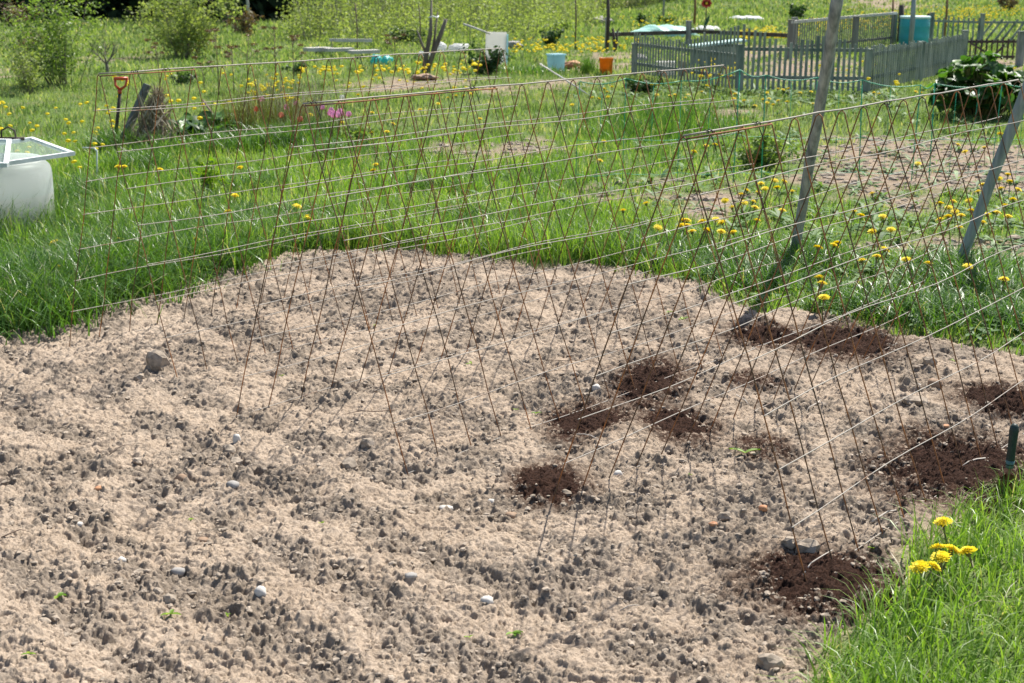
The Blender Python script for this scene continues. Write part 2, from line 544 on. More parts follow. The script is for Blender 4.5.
# ------------------------------------------------------------------ ground layout
bed_px = [(-260, 372), (-60, 338), (0, 331), (60, 322), (108, 303), (160, 288), (215, 275), (262, 258), (312, 250), (370, 251), (420, 250), (470, 258),
          (520, 262), (580, 263), (640, 272), (700, 283), (735, 300), (775, 312), (830, 316), (880, 326), (960, 340), (1024, 350), (1200, 372),
          (1290, 470), (1160, 478), (1024, 494), (985, 502), (945, 528), (905, 566), (868, 606), (830, 645), (800, 690), (780, 740)]
bed = [tuple(at(u, v)[:2]) for u, v in bed_px] + [(0.35, 1.5), (-3.2, 1.5), (-4.6, 4.5)]
_A, _B = at(60, 480), at(330, 640)
fur = Vector((_B.x - _A.x, _B.y - _A.y)).normalized()      # direction of the old furrows
fnx, fny = -fur.y, fur.x

# bare earth elsewhere: pixel polygons on the ground
bare_px = [
    [(435, 150), (470, 141), (520, 140), (560, 146), (575, 152), (540, 160), (490, 163), (450, 160)],
    [(335, 90), (365, 82), (420, 79), (470, 74), (480, 80), (440, 88), (380, 93)],
    [(490, 88), (530, 80), (600, 78), (605, 84), (560, 90), (505, 94)],
    [(560, 196), (600, 184), (650, 180), (690, 184), (660, 198), (600, 200)],
    [(680, 206), (700, 190), (740, 186), (760, 196), (730, 212), (700, 216)],
    [(850, 246), (900, 236), (1024, 240), (1090, 250), (1000, 262), (900, 262)],
    [(790, 152), (860, 136), (935, 140), (1024, 146), (1120, 152), (1120, 200), (1024, 200), (960, 192), (930, 206), (880, 214), (845, 196), (800, 184)],
    [(690, 112), (730, 106), (760, 112), (730, 120)],
    [(745, 66), (790, 58), (862, 60), (858, 84), (760, 84)],
    [(545, 66), (600, 52), (640, 52), (632, 66), (590, 72)],
    [(690, 52), (740, 46), (800, 46), (796, 58), (742, 62)],
    [(930, 60), (1000, 58), (1060, 62), (1060, 72), (940, 72)],
    [(845, 8), (880, 4), (930, 6), (900, 13)],
    [(80, 60), (140, 55), (150, 60), (100, 64)], [(0, 70), (20, 68), (22, 76), (0, 79)],
    [(640, 6), (600, 12), (560, 8), (600, 3)],
]
bare = [[tuple(at(u, v)[:2]) for u, v in P] for P in bare_px]


def bed_sd(x, y):
    return poly_sd(x, y, bed) + 0.07 * fbm(x * 3.1, y * 3.1, 5, 4) * 1.6 * np.clip(y / 4, 0.6, 2)


def bare_mask(x, y):
    r = np.zeros_like(x)
    nz = fbm(x * 1.9, y * 1.9, 9, 4)
    for P in bare:
        s = 0.02 * np.mean([q[1] for q in P])
        r = np.maximum(r, sstep(-0.6 * s, 1.2 * s, poly_sd(x, y, P) + s * 4.0 * nz))
    return r


def hills(x, y):
    return 0.055 * np.maximum(0, y - 56) + 0.03 * np.maximum(0, y - 75) - 0.00002 * np.maximum(0, y - 56) ** 2


def ground_z(x, y):
    return 0.035 * fbm(x * 0.8, y * 0.8, 21, 3) * sstep(2, 12, y) + hills(x, y)


SLAB = at(628, 438)      # a broad smooth crust plate


def soil_h(x, y):
    """height of the dug bed and how cloddy it is"""
    big = fbm(x * 1.5, y * 1.5, 31, 3)
    s = x * fnx + y * fny + 0.05 * fbm(x * 2.3, y * 2.3, 33, 2)
    ph = s / 0.30 * 2 * np.pi
    fu = np.cos(ph) * (0.55 + 0.45 * perlin(x * 0.7, y * 0.7, 35)) * sstep(5.6, 4.0, y + 0.35 * x)
    cl = fbm(x * 3.4, y * 3.4, 37, 4, gain=0.65) * 1.4 - 0.5 * fu
    cl2 = fbm(x * 11, y * 11, 39, 3)
    c = sstep(-0.14, 0.18, cl + 0.5 * cl2 + 0.16 * sstep(5.6, 6.8, y))
    slab = np.exp(-(((x - SLAB.x) / 0.10) ** 2 + ((y - SLAB.y) / 0.13) ** 2) ** 2)
    c = c * (1 - slab)
    z = 0.030 * big + 0.013 * fu * (0.6 + fbm(x * 2.6, y * 2.6, 99, 2)) + 0.03 * slab
    z = z + 0.021 * fbm(x * 8, y * 8, 41, 3) + 0.012 * fbm(x * 26, y * 26, 43, 4, gain=0.6) * (0.55 + 0.7 * c)
    # crust plates broken by cracks
    crack = np.abs(fbm(x * 7 + 0.3 * cl2, y * 7, 45, 3))
    z = z - 0.008 * sstep(0.05, 0.0, crack) * (1 - c)
    z = z - 0.010 * c
    wx, wy = x + 0.016 * fbm(x * 26, y * 26, 47, 2), y + 0.016 * fbm(x * 26, y * 26, 48, 2)
    d = 0.55 * domes(wx, wy, 0.085, 0.016, 0.050, 51, 0.5) * c
    d = np.maximum(d, 0.66 * domes(wx, wy, 0.042, 0.008, 0.025, 61, 0.5) * (0.05 + 0.95 * c))
    d = np.maximum(d, 0.38 * domes(wx, wy, 0.021, 0.004, 0.0115, 71, 0.8) * (0.2 + 0.8 * c))
    # billowy creases: irregular crumbs with sharp dark gaps
    bil = 0.016 * np.abs(perlin(wx * 15, wy * 15, 83)) + 0.0135 * np.abs(perlin(wx * 31 + 2, wy * 31, 85)) + 0.0075 * np.abs(perlin(wx * 60, wy * 64 + 5, 87))
    z = z + bil * (0.30 + 0.80 * c) - 0.007
    # dried crust in thin plates with ragged broken edges
    for (fr, am, sd0) in ((4.2, 0.0105, 93), (9.0, 0.0085, 95), (19.0, 0.0048, 97)):
        tq = (fbm(x * fr, y * fr, sd0, 4, gain=0.55) + 1) * 4.2
        fl = np.floor(tq)
        z = z + am * (fl + sstep(0.86, 0.99, tq - fl) - tq * 0.8) * (1 - 0.15 * c)
    z = z + d * (1 + 0.25 * fbm(x * 40, y * 40, 77, 2)) + 0.003 * fbm(x * 85, y * 85, 79, 2) * (0.5 + c)
    pit = domes(wx + 3, wy, 0.07, 0.008, 0.028, 81, 0.1)
    z = z - 0.7 * pit * (0.4 + 0.6 * c)
    return z, np.clip(c * 0.9 + 0.3 * fbm(x * 5, y * 5, 89, 3), 0, 1)


def soil_z(x, y):
    return float(soil_h(np.array([x], float), np.array([y], float))[0][0])


def soil_low(x, y, s):
    gx, gy = np.meshgrid(np.linspace(-s, s, 7), np.linspace(-s, s, 7))
    return float(np.percentile(soil_h(x + gx.ravel(), y + gy.ravel())[0], 40))


# ground sheet, reaching the horizon
ys = np.concatenate([[-60, -20, -6, 0, 1.0], 1.4 * (1.018 ** np.arange(0, 235)), [110, 140, 190, 260, 400, 700, 1200]])
ys = np.unique(np.round(ys, 4))
ts = np.linspace(-1, 1, 221)
ts = np.sign(ts) * (0.35 * np.abs(ts) + 0.65 * np.abs(ts) ** 3)
YY, TT = np.meshgrid(ys, ts, indexing='ij')
XX = TT * (np.abs(YY) * 1.5 + 9)
ZZ = ground_z(XX, YY)
sd = bed_sd(XX, YY)
near = (YY < 14)
ZZ = ZZ - 0.12 * sstep(-0.02, 0.2, sd) * near - 0.0
bm = np.where(YY < 90, bare_mask(XX, YY), 0)
bm = np.maximum(bm, sstep(-0.08, 0.06, sd) * near)
nr, nc = YY.shape
idx = np.arange(nr * nc).reshape(nr, nc)
Q = np.stack([idx[:-1, :-1], idx[:-1, 1:], idx[1:, 1:], idx[1:, :-1]], -1).reshape(-1, 4)
me = np_mesh('ground', np.stack([XX, YY, ZZ], -1).reshape(-1, 3), Q, attrs={'bare': bm.ravel()})
o = link('ground', me, M['ground'])
tag(o, 'green meadow ground with bare earth patches under the grass', 'ground', kind='structure')

PEAT = [  # u, v, half width px, half height px, angle, label
    (550, 485, 31, 19, .0, 'round dark compost patch at the left foot of the right trellis'),
    (588, 421, 34, 17, -.3, 'dark compost patch left of the broad crust slab'),
    (650, 383, 30, 20, -.2, 'dark compost heap highest in the middle of the bed'),
    (675, 425, 30, 16, .2, 'crumbly dark compost right of the broad crust slab'),
    (770, 338, 36, 9, -.15, 'thin strip of dark compost in front of the left leaning pole'),
    (846, 343, 44, 16, -.35, 'dark compost band at the grass edge right of the left pole'),
    (755, 382, 18, 8, .1, 'small faint compost smear under the right trellis wires'),
    (765, 450, 22, 9, .1, 'small compost smear behind the two-leaved seedling'),
    (822, 581, 62, 30, -.6, 'largest dark compost patch beside the foreground grass'),
    (962, 468, 68, 32, -.4, 'wide dark compost heap left of the trowel'),
    (1005, 400, 40, 12, -.2, 'dark compost strip behind the trowel handle'),
]


def peat_r(X, Y, k):
    """distance from a compost heap's middle, 1 at its ragged edge"""
    u, v, a, b_, an, lb = PEAT[k]
    p, q, q2 = at(u, v), at(u, v - b_), at(u, v + b_)
    ra, rb = mpp(p) * a, (q.y - q2.y) / 2
    ca, sa = math.cos(an), math.sin(an)
    gx, gy = X - p.x, Y - p.y
    ex, ey = (gx * ca + gy * sa) / ra, (-gx * sa + gy * ca) / rb
    return np.sqrt(ex * ex + ey * ey) + 0.6 * fbm(X * 8, Y * 8, 90 + k, 4, gain=0.65)


# dug bed
rows = [2.05]
while rows[-1] < 9.0:
    rows.append(rows[-1] + 0.0018 + 0.00055 * rows[-1])
rows = np.array(rows)
NC = 1200
ts = np.linspace(-1, 1, NC)
YY, TT = np.meshgrid(rows, ts, indexing='ij')
XX = TT * (YY * 0.42 + 0.55) + 0.0
sd = bed_sd(XX, YY)
zz, cl = np.zeros_like(XX), np.zeros_like(XX)
in_ = sd > -0.15
zz[in_], cl[in_] = soil_h(XX[in_], YY[in_])
e = sstep(-0.10, 0.05, sd)
zz = zz * e - 0.10 * (1 - e)
keep = sd > -0.14
pt = np.zeros_like(XX)
for k in range(len(PEAT)):
    pc = at(PEAT[k][0], PEAT[k][1])
    nb_ = in_ & (np.abs(XX - pc.x) < .75) & (np.abs(YY - pc.y) < .75)
    pt[nb_] = np.maximum(pt[nb_], sstep(2.0, 0.95, peat_r(XX[nb_], YY[nb_], k)))
nr, nc = YY.shape
idx = np.arange(nr * nc).reshape(nr, nc)
Q = np.stack([idx[:-1, :-1], idx[:-1, 1:], idx[1:, 1:], idx[1:, :-1]], -1).reshape(-1, 4)
Q = Q[keep.ravel()[Q].all(1)]
me = np_mesh('soil', np.stack([XX, YY, zz], -1).reshape(-1, 3), Q, attrs={'clod': cl.ravel(), 'peat': pt.ravel()})
o = link('garden_soil', me, M['soil'])
tag(o, 'dry pale dug garden soil with crust and clods under the wire trellises', 'soil', kind='structure')


# ------------------------------------------------------------------ lumps
def ico_base():
    import bmesh
    bm_ = bmesh.new()
    bmesh.ops.create_icosphere(bm_, subdivisions=2, radius=1)
    V = np.array([v.co[:] for v in bm_.verts])
    T = np.array([[v.index for v in f.verts] for f in bm_.faces])
    bm_.free()
    return V, T


ICO_V, ICO_T = ico_base()


def lump(seed, sx=1, sy=1, sz=0.7, rough=0.25):
    V = ICO_V
    k = 1 + rough * (perlin(V[:, 0] * 1.3 + seed * 3.7, V[:, 1] * 1.3 + V[:, 2] * 1.7, seed) + 0.5 * perlin(V[:, 0] * 3 + V[:, 2] * 2, V[:, 1] * 3 + seed, seed + 3))
    P = V * k[:, None]
    P = np.sign(P) * np.abs(P) ** 0.85
    return P * np.array([sx, sy, sz])


# loose crumbs and clods, uncountable
VV, TTr, AA = [], [], []
off = 0
N = 15000
ny = RNG.uniform(2.3, 8.2, N * 3)
nx = RNG.uniform(-1, 1, N * 3) * (ny * 0.42 + 0.5)
h_, c_ = soil_h(nx, ny)
ok = (bed_sd(nx, ny) > 0.02) & (RNG.random(N * 3) < (0.06 + 0.9 * c_))
nx, ny, h_ = nx[ok][:N], ny[ok][:N], h_[ok][:N]
bases = [lump(s, 1, 1, 0.8, 0.45) for s in range(24)]
n_c = len(nx)
rr_ = 0.0022 + 0.0085 * RNG.random(n_c) ** 3.2 + 0.009 * (RNG.random(n_c) < 0.006)
an_ = RNG.uniform(0, 6.28, n_c)
fz_ = RNG.uniform(0.45, 0.85, n_c)
for b_i in range(24):
    q = np.arange(b_i, n_c, 24)
    B = bases[b_i] * np.array([1.25, 0.85, 1.0])
    P = np.zeros((len(q), len(B), 3))
    ca, sa, r_ = np.cos(an_[q])[:, None], np.sin(an_[q])[:, None], rr_[q][:, None]
    P[..., 0] = (B[:, 0] * ca - B[:, 1] * sa) * r_ + nx[q][:, None]
    P[..., 1] = (B[:, 0] * sa + B[:, 1] * ca) * r_ + ny[q][:, None]
    P[..., 2] = B[:, 2] * r_ * fz_[q][:, None] + h_[q][:, None] - r_ * 0.1
    VV.append(P.reshape(-1, 3))
    TTr.append((ICO_T[None] + (off + np.arange(len(q)) * len(B))[:, None, None]).reshape(-1, 3))
    off += len(q) * len(B)
for P_ in (bare[0], bare[3], bare[4], bare[5], bare[6]):
    xs_, ys_ = [q[0] for q in P_], [q[1] for q in P_]
    n_b = int(140 * (max(xs_) - min(xs_)) * (max(ys_) - min(ys_)))
    bx_, by_ = RNG.uniform(min(xs_), max(xs_), n_b), RNG.uniform(min(ys_), max(ys_), n_b)
    kb = RNG.random(n_b) < bare_mask(bx_, by_)
    for x_b, y_b in zip(bx_[kb], by_[kb]):
        VV.append(bases[int(RNG.integers(24))] * np.array([1.2, .9, .7]) * (0.008 + 0.035 * RNG.random() ** 3) + np.array([x_b, y_b, ground_z(np.array([x_b]), np.array([y_b]))[0]]))
        TTr.append(ICO_T + off)
        off += len(ICO_V)
me = np_mesh('clods', np.concatenate(VV), None, np.concatenate(TTr), smooth=False)
o = link('soil_crumbs', me, M['clod'])
tag(o, 'loose grey earth crumbs scattered over the dug soil', 'soil crumbs', kind='stuff')

STONES = [  # u, v, width px, material, flatness, name, label
    (487, 606, 13, 'stone_pale', .8, 'stone', 'whitish stone with a brown side on the bare soil at bottom centre'),
    (181, 477, 12, 'stone_brown', .8, 'stone', 'brown rounded stone on pale crust at the lower left of the bed'),
    (100, 493, 10, 'stone_orange', .5, 'stone', 'small flat orange-tan stone left of the brown rounded stone'),
    (122, 560, 9, 'stone_pale', .8, 'stone', 'squarish cream pebble in the lower left clods'),
    (79, 528, 8, 'stone_pale', .7, 'stone', 'tiny bright white pebble in the lower left soil'),
    (178, 571, 13, 'stone_grey', .7, 'stone', 'pale grey stone above a pair of dark clods, lower left'),
    (158, 595, 10, 'clod', .9, 'earth_clod', 'dark round clod beside a brown one, lower left'),
    (170, 601, 12, 'clod', .8, 'earth_clod', 'brownish clod touching the dark round one, lower left'),
    (261, 600, 13, 'stone_pale', 1.0, 'stone', 'pale upright stone on the crumbly band at lower left'),
    (203, 540, 11, 'stone_brown', .5, 'stone', 'flat brownish stone half sunk between two soil ridges'),
    (233, 488, 13, 'stone_grey', .7, 'stone', 'grey stone right of the brown rounded stone'),
    (446, 509, 13, 'stone_pale', .6, 'stone', 'pale flat stone left of the roundest compost patch'),
    (491, 503, 7, 'stone_pale', .9, 'stone', 'small whitish cube-like pebble beside the roundest compost patch'),
    (411, 586, 12, 'stone_grey', .6, 'stone', 'pale grey stone left of the whitish and brown stone'),
    (511, 518, 12, 'stone_brown', .5, 'stone', 'tan flat stone just below the roundest compost patch'),
    (157, 366, 24, 'clod', 1.1, 'earth_clod', 'big dark pointed clod below the far left trellis'),
    (139, 378, 11, 'clod', .8, 'earth_clod', 'small dark clod just left of the big pointed one'),
    (237, 446, 8, 'stone_pale', 1.6, 'stone', 'white upright flake of stone beside two dark clods'),
    (229, 453, 14, 'clod', .9, 'earth_clod', 'dark clod standing left of the white flake'),
    (236, 463, 15, 'clod', .7, 'earth_clod', 'dark clod lying in front of the white flake'),
    (349, 470, 16, 'clod', .8, 'earth_clod', 'lumpy dark clod on the soil left of the middle trellis foot'),
    (368, 449, 16, 'clod', .7, 'earth_clod', 'lumpy clod just behind another dark clod at the bed middle'),
    (618, 474, 9, 'stone_pale', 1.0, 'stone', 'pale round pebble under the bottom rail of the right trellis'),
    (596, 391, 9, 'stone_pale', .9, 'stone', 'whitish stone at the foot of a wire beside the upper compost'),
    (806, 551, 24, 'clod', .8, 'earth_clod', 'large dark clod by the near foot of the right trellis'),
    (790, 547, 16, 'clod', .8, 'earth_clod', 'medium grey clod left of the large dark clod at the trellis foot'),
    (763, 512, 9, 'stone_orange', .8, 'stone', 'orange brick-like pebble left of the right trellis foot'),
    (713, 529, 9, 'stone_orange', .5, 'stone', 'flat orange pebble well left of the right trellis foot'),
    (935, 388, 13, 'stone_brown', 1.0, 'stone', 'dark brown stone behind the right trellis wires'),
    (929, 368, 13, 'clod', .8, 'earth_clod', 'dark clod behind the dark brown stone on the right'),
    (917, 384, 8, 'stone_pale', .4, 'stone', 'small white chip left of the dark brown stone on the right'),
    (914, 402, 22, 'clod', .5, 'earth_clod', 'wide grey clod below the white chip on the right'),
    (770, 674, 24, 'clod', .9, 'earth_clod', 'big dark clod at the bottom edge near the grass'),
    (725, 520, 14, 'clod', .7, 'earth_clod', 'grey clod above the flat orange pebble'),
    (944, 428, 9, 'stone_orange', .4, 'stone', 'flat tan pebble left of the trowel handle'),
]
for k, (u, v, w, mk, fl, nm, lb) in enumerate(STONES):
    p = at(u, v)
    s = mpp(p) * w / 2
    V = lump(100 + k, s * 1.05, s * 0.85, s * fl, 0.3 if mk != 'clod' else 0.45)
    a = random.uniform(-.5, .5)
    V = np.stack([V[:, 0] * math.cos(a) - V[:, 1] * math.sin(a), V[:, 0] * math.sin(a) + V[:, 1] * math.cos(a), V[:, 2]], -1)
    me = np_mesh(nm, V, None, ICO_T, smooth=(mk != 'clod'))
    o = link(nm, me, M[mk], None, (p.x, p.y, soil_low(p.x, p.y, s) + s * fl * 0.42))
    tag(o, lb, 'stone' if nm == 'stone' else 'clod', 'stones lying on the soil' if nm == 'stone' else 'big clods lying on the soil')

# dark compost tipped on the soil
for k, (u, v, a, b_, an, lb) in enumerate(PEAT):
    if 'smear' in lb: continue        # only crumbs strewn in the soil surface
    p = at(u, v)
    q = at(u, v - b_)
    q2 = at(u, v + b_)
    ra, rb = mpp(p) * a, (q.y - q2.y) / 2
    ext = max(ra, rb) * 1.75
    nn = int(2 * ext / 0.0045)
    g = np.linspace(-ext, ext, nn)
    GX, GY = np.meshgrid(g, g)
    X, Y = GX + p.x, GY + p.y
    rr = peat_r(X, Y, k) * 0.97
    sh, sc_ = soil_h(X, Y)
    prof = sstep(1.15, 0.5, rr)
    lumps = 0.9 * domes(X, Y, 0.034, 0.004, 0.018, 120 + k, .8) + 0.9 * domes(X, Y, 0.015, 0.002, 0.008, 130 + k, .9)
    z = sh * 0.8 + 0.024 * (prof - 0.34) + (lumps - 0.006) * (0.3 + 0.7 * prof) + 0.006 * fbm(X * 70, Y * 70, 140, 3, gain=0.65)
    kp = (rr < 1.25)
    idx = np.arange(nn * nn).reshape(nn, nn)
    Q = np.stack([idx[:-1, :-1], idx[:-1, 1:], idx[1:, 1:], idx[1:, :-1]], -1).reshape(-1, 4)
    Q = Q[kp.ravel()[Q].all(1)]
    used = np.unique(Q)
    remap = np.full(nn * nn, -1)
    remap[used] = np.arange(len(used))
    V = np.stack([GX, GY, z], -1).reshape(-1, 3)[used]
    me = np_mesh('compost_patch', V, remap[Q])
    o = link('compost_patch', me, M['peat'], None, (p.x, p.y, 0))
    tag(o, lb, 'compost', 'dark compost tipped on the soil')

# ------------------------------------------------------------------ wire trellises
G = 0.1524
TREL = [  # x, y, yaw, half spread, z, colour mood
    (-1.6264, 5.5193, 0.8709, 0.3761, 0.0207, 16, 'A-shaped rusty wire mesh trellis farthest left and farthest back'),
    (-0.6738, 4.5039, 0.8404, 0.4427, 0.0237, 16, 'A-shaped rusty wire mesh trellis standing in the middle of the three'),
    (0.4523, 3.6574, 0.8825, 0.4279, 0.0129, 16, 'A-shaped rusty wire mesh trellis nearest on the right'),
]
for k, (x, y, yaw, w, zz0, NI, lb) in enumerate(TREL):
    rnd = random.Random(40 + k)
    h = math.sqrt((8 * G) ** 2 - w * w)
    t = empty('wire_trellis', (x, y, zz0), lb, 'trellis', 'three wire mesh trellises over the bed', yaw)
    jit = [[rnd.uniform(-.004, .004) for _ in range(9)] for _ in range(NI + 1)]
    for side in (1, -1):
        mb = MB()

        def P(i, j, side=side):
            f = j / 8
            # rounded fold near the ridge
            off_ = w * f + (0.010 if j == 0 else 0.006 if j < 1 else 0)
            zt = h * (1 - f) - (0.006 if j == 0 else 0)
            bow = 0.012 * math.sin(f * math.pi) * math.sin(i * 0.7 + k)
            return Vector((i * G + (jit[int(i) % (NI + 1)][int(j) % 9] if j else 0), -side * (off_ + bow), zt))
        mb.mi = 0
        for i in range(NI + 1):
            pts = [P(i, j) for j in range(9)]
            d = (pts[-1] - pts[-2]).normalized()
            pts.append(pts[-1] + d * 0.09)
            pts.insert(0, Vector((i * G, 0, h + 0.002)))
            mb.tube(pts, 0.0020, 6)
        mb.mi = 1
        for j in range(1, 9):
            pts = []
            for i in range(NI + 1):
                q = P(i, j) - Vector((0, 0, .016 if j == 8 else 0))
                n_ = Vector((0, -side * h, w)).normalized()
                pts.append(q + n_ * 0.0036 + Vector((0, 0, 0.004 * math.sin(i * .9 + j * 2.1 + k))))
            e = (pts[-1] - pts[-2]).normalized()
            pts.insert(0, pts[0] - e * 0.006)
            pts.append(pts[-1] + e * 0.02)
            mb.tube(pts, 0.00155, 8)
        mb.build('wire_panel', [M['rust_wire'], M['lit_wire']], t, True)
    mb = MB()
    mb.mi = 1
    mb.tube([Vector((i * G, rnd.uniform(-.002, .002), h + 0.006 + rnd.uniform(-.002, .002))) for i in range(NI + 1)], 0.0028, 6)
    mb.mi = 0
    mb.tube([Vector((i * G, -0.009 + rnd.uniform(-.002, .002), h - 0.002 + rnd.uniform(-.002, .002))) for i in range(4 if k != 1 else 7)], 0.0026, 6)
    mb.build('ridge_wire', [M['rust_wire'], M['lit_wire']], t, True)
    ties = {0: [0.15, 2 * G, 9.1 * G], 1: [0.02, 5.1 * G, 12.6 * G], 2: [0.7 * G, 2.4 * G, 8 * G]}[k]
    for n_t, s in enumerate(ties):
        mb = MB()
        ring = [Vector((s + 0.004 * a, 0.007 * math.cos(a * 1.3), h + 0.003 + 0.008 * math.sin(a * 1.3))) for a in range(0, 10)]
        mb.tube(ring, 0.0016, 5)
        tl = [ring[-1], ring[-1] + Vector((0.005, -0.012, -0.03)), ring[-1] + Vector((0.003, -0.018, -0.09 if n_t == 0 and k == 0 else -0.045))]
        mb.tube(tl, 0.0016, 5)
        mb.build('tie_wire', M['black'], t, True)


# ------------------------------------------------------------------ grass
def blades(px, py, pz, L, W, rnd, lean=0.35, seg=2, rs=RNG):
    n = len(px)
    az = rs.uniform(0, 2 * np.pi, n)
    ln = lean * (0.25 + rs.random(n) * 1.25)
    fa = az + rs.uniform(-.9, .9, n) + np.pi / 2
    lx, ly = np.cos(az), np.sin(az)
    wx, wy = np.cos(fa), np.sin(fa)
    lev = [0, 0.5] if seg == 2 else [0, 0.36, 0.72]
    V = []
    for i, f in enumerate(lev):
        hw = W * (1.0, 0.78, 0.5)[i] / 2 if seg == 3 else W * (1.0, 0.75)[i] / 2
        o_ = ln * L * f ** 1.8
        z = L * f * (1 - 0.25 * ln * f)
        for s in (-1, 1):
            V.append(np.stack([px + lx * o_ + s * wx * hw, py + ly * o_ + s * wy * hw, pz + z], -1))
    o_ = ln * L
    V.append(np.stack([px + lx * o_, py + ly * o_, pz + L * np.maximum(0.15, 1 - 0.3 * ln - 0.12 * ln * ln)], -1))
    k = len(V)
    V = np.stack(V, 1).reshape(-1, 3)
    b0 = np.arange(n)[:, None] * k
    qs = [b0 + np.array([[0, 1, 3, 2]])]
    if seg == 3: qs.append(b0 + np.array([[2, 3, 5, 4]]))
    T = b0 + np.array([[k - 3, k - 2, k - 1]])
    return V, np.concatenate(qs), T, np.repeat(rnd, k)


def merge(parts):
    Vs, Qs, Ts, As, o_ = [], [], [], [], 0
    for V, Q_, T_, A_ in parts:
        Vs.append(V)
        if Q_ is not None: Qs.append(Q_ + o_)
        if T_ is not None: Ts.append(T_ + o_)
        As.append(A_)
        o_ += len(V)
    return np.concatenate(Vs), (np.concatenate(Qs) if Qs else None), (np.concatenate(Ts) if Ts else None), np.concatenate(As)


def scatter(y0, y1, dens, slack=0.9, kx=0.40):
    area = (y1 - y0) * ((y0 + y1) * kx + 2 * slack)
    n = int(area * dens)
    y = RNG.uniform(y0, y1, int(n * 1.6))
    acc = RNG.random(len(y)) < (y * kx * 2 + 2 * slack) / (y1 * kx * 2 + 2 * slack)
    y = y[acc][:n]
    x = RNG.uniform(-1, 1, len(y)) * (y * kx + slack)
    return x, y


tall_poly = [tuple(at(u, v)[:2]) for u, v in [(583, 140), (590, 120), (640, 112), (700, 110), (728, 122), (722, 142), (660, 146), (610, 150)]]
tub_c = at(4, 234)


def grass_len(x, y, sdb):
    """blade length: rank along the bed edge and round the tub, lower on the open meadow"""
    L = 0.085 + 0.09 * fbm(x * 1.1, y * 1.1, 55, 3)
    edge = np.exp(-((np.minimum(sdb, 0) + 0.14) / 0.22) ** 2)
    L = L + edge * (0.10 + 0.10 * fbm(x * 1.6, y * 1.6, 57, 2)) * sstep(5, 6.2, y) * sstep(1.6, -0.4, x)
    L = L + 0.12 * np.exp(-(((x - tub_c.x) / 0.7) ** 2 + ((y - tub_c.y + .2) / 0.6) ** 2))
    L = L + 0.05 * sstep(3.5, 0, x) * sstep(5.5, 7, y) * sstep(12, 9, y) * (0.5 + fbm(x * 2.2, y * 2.2, 59, 2))
    L = L + 0.055 * sstep(1.5, -0.5, x) * sstep(6, 8, y) * sstep(15, 11, y) * (0.8 + 1.4 * fbm(x * 2, y * 2, 58, 2))
    L = L * (1 - 0.3 * sstep(0.6, 1.8, x) * sstep(13, 11, y))
    return np.maximum(L, 0.03)


def grass_zone(y0, y1, dens, W, seg, mat, name, lab, lf=1.0, kx=0.40, extra=None):
    x, y = scatter(y0, y1, dens, kx=kx)
    sdb = bed_sd(x, y) if y0 < 14 else np.full_like(x, -5)
    bmk = bare_mask(x, y)
    clump = fbm(x * 3.3, y * 3.3, 63, 3)
    keep = (sdb < -0.015 + 0.16 * RNG.random(len(x)) ** 3) & (RNG.random(len(x)) > bmk * 0.84) & (RNG.random(len(x)) < 0.72 + 0.9 * clump)
    if extra is not None: keep &= extra(x, y)
    x, y, sdb, bmk = x[keep], y[keep], sdb[keep], bmk[keep]
    L = grass_len(x, y, sdb) * lf * RNG.uniform(0.5, 1.35, len(x)) * (1 - 0.5 * bmk)
    hue = np.clip(0.45 + 0.75 * fbm(x * 0.8, y * 0.8, 65, 4) + RNG.normal(0, 0.2, len(x)), 0, 0.94)
    hue = np.where(RNG.random(len(x)) < 0.04 + 0.12 * bmk + 0.16 * sstep(0.1, 0.5, fbm(x * 1.1, y * 1.1, 68, 3)) + 0.07 * sstep(0.6, 1.8, x) * sstep(13, 11, y), 1.0, hue)
    z = ground_z(x, y) - 0.01
    return blades(x, y, z, L, W * RNG.uniform(0.7, 1.3, len(x)), hue, 0.55, seg)


# foreground grass at the lower right
x, y = [], []
xx = RNG.uniform(0.25, 2.6, 46000)
yy = RNG.uniform(1.9, 4.9, 46000)
s_ = bed_sd(xx, yy)
k_ = (s_ < 0.02 - 0.05 * RNG.random(46000)) & (xx < yy * 0.44 + 0.55) & (yy < 4.6) & (RNG.random(46000) < 0.75 + 0.6 * fbm(xx * 4, yy * 4, 67, 2))
xx, yy, s_ = xx[k_], yy[k_], s_[k_]
LL = (0.088 + 0.05 * fbm(xx * 3, yy * 3, 69, 2) + 0.035 * np.exp(-((s_ + 0.15) / 0.16) ** 2)) * RNG.uniform(0.5, 1.5, len(xx))
hue = np.clip(0.5 + 0.4 * fbm(xx * 2, yy * 2, 71, 2) + RNG.normal(0, .17, len(xx)), 0, .94)
hue = np.where(RNG.random(len(xx)) < 0.03, 1.0, hue)
Vb, Qb, Tb, Ab = blades(xx, yy, np.full(len(xx), -0.012), LL, RNG.uniform(0.003, 0.0068, len(xx)), hue, 0.7, 3)
o = link('lawn_grass', np_mesh('lawn_grass', Vb, Qb, Tb, attrs={'rnd': Ab}), M['grass'])
tag(o, 'bright green grass in the lower right foreground corner', 'grass', kind='stuff')

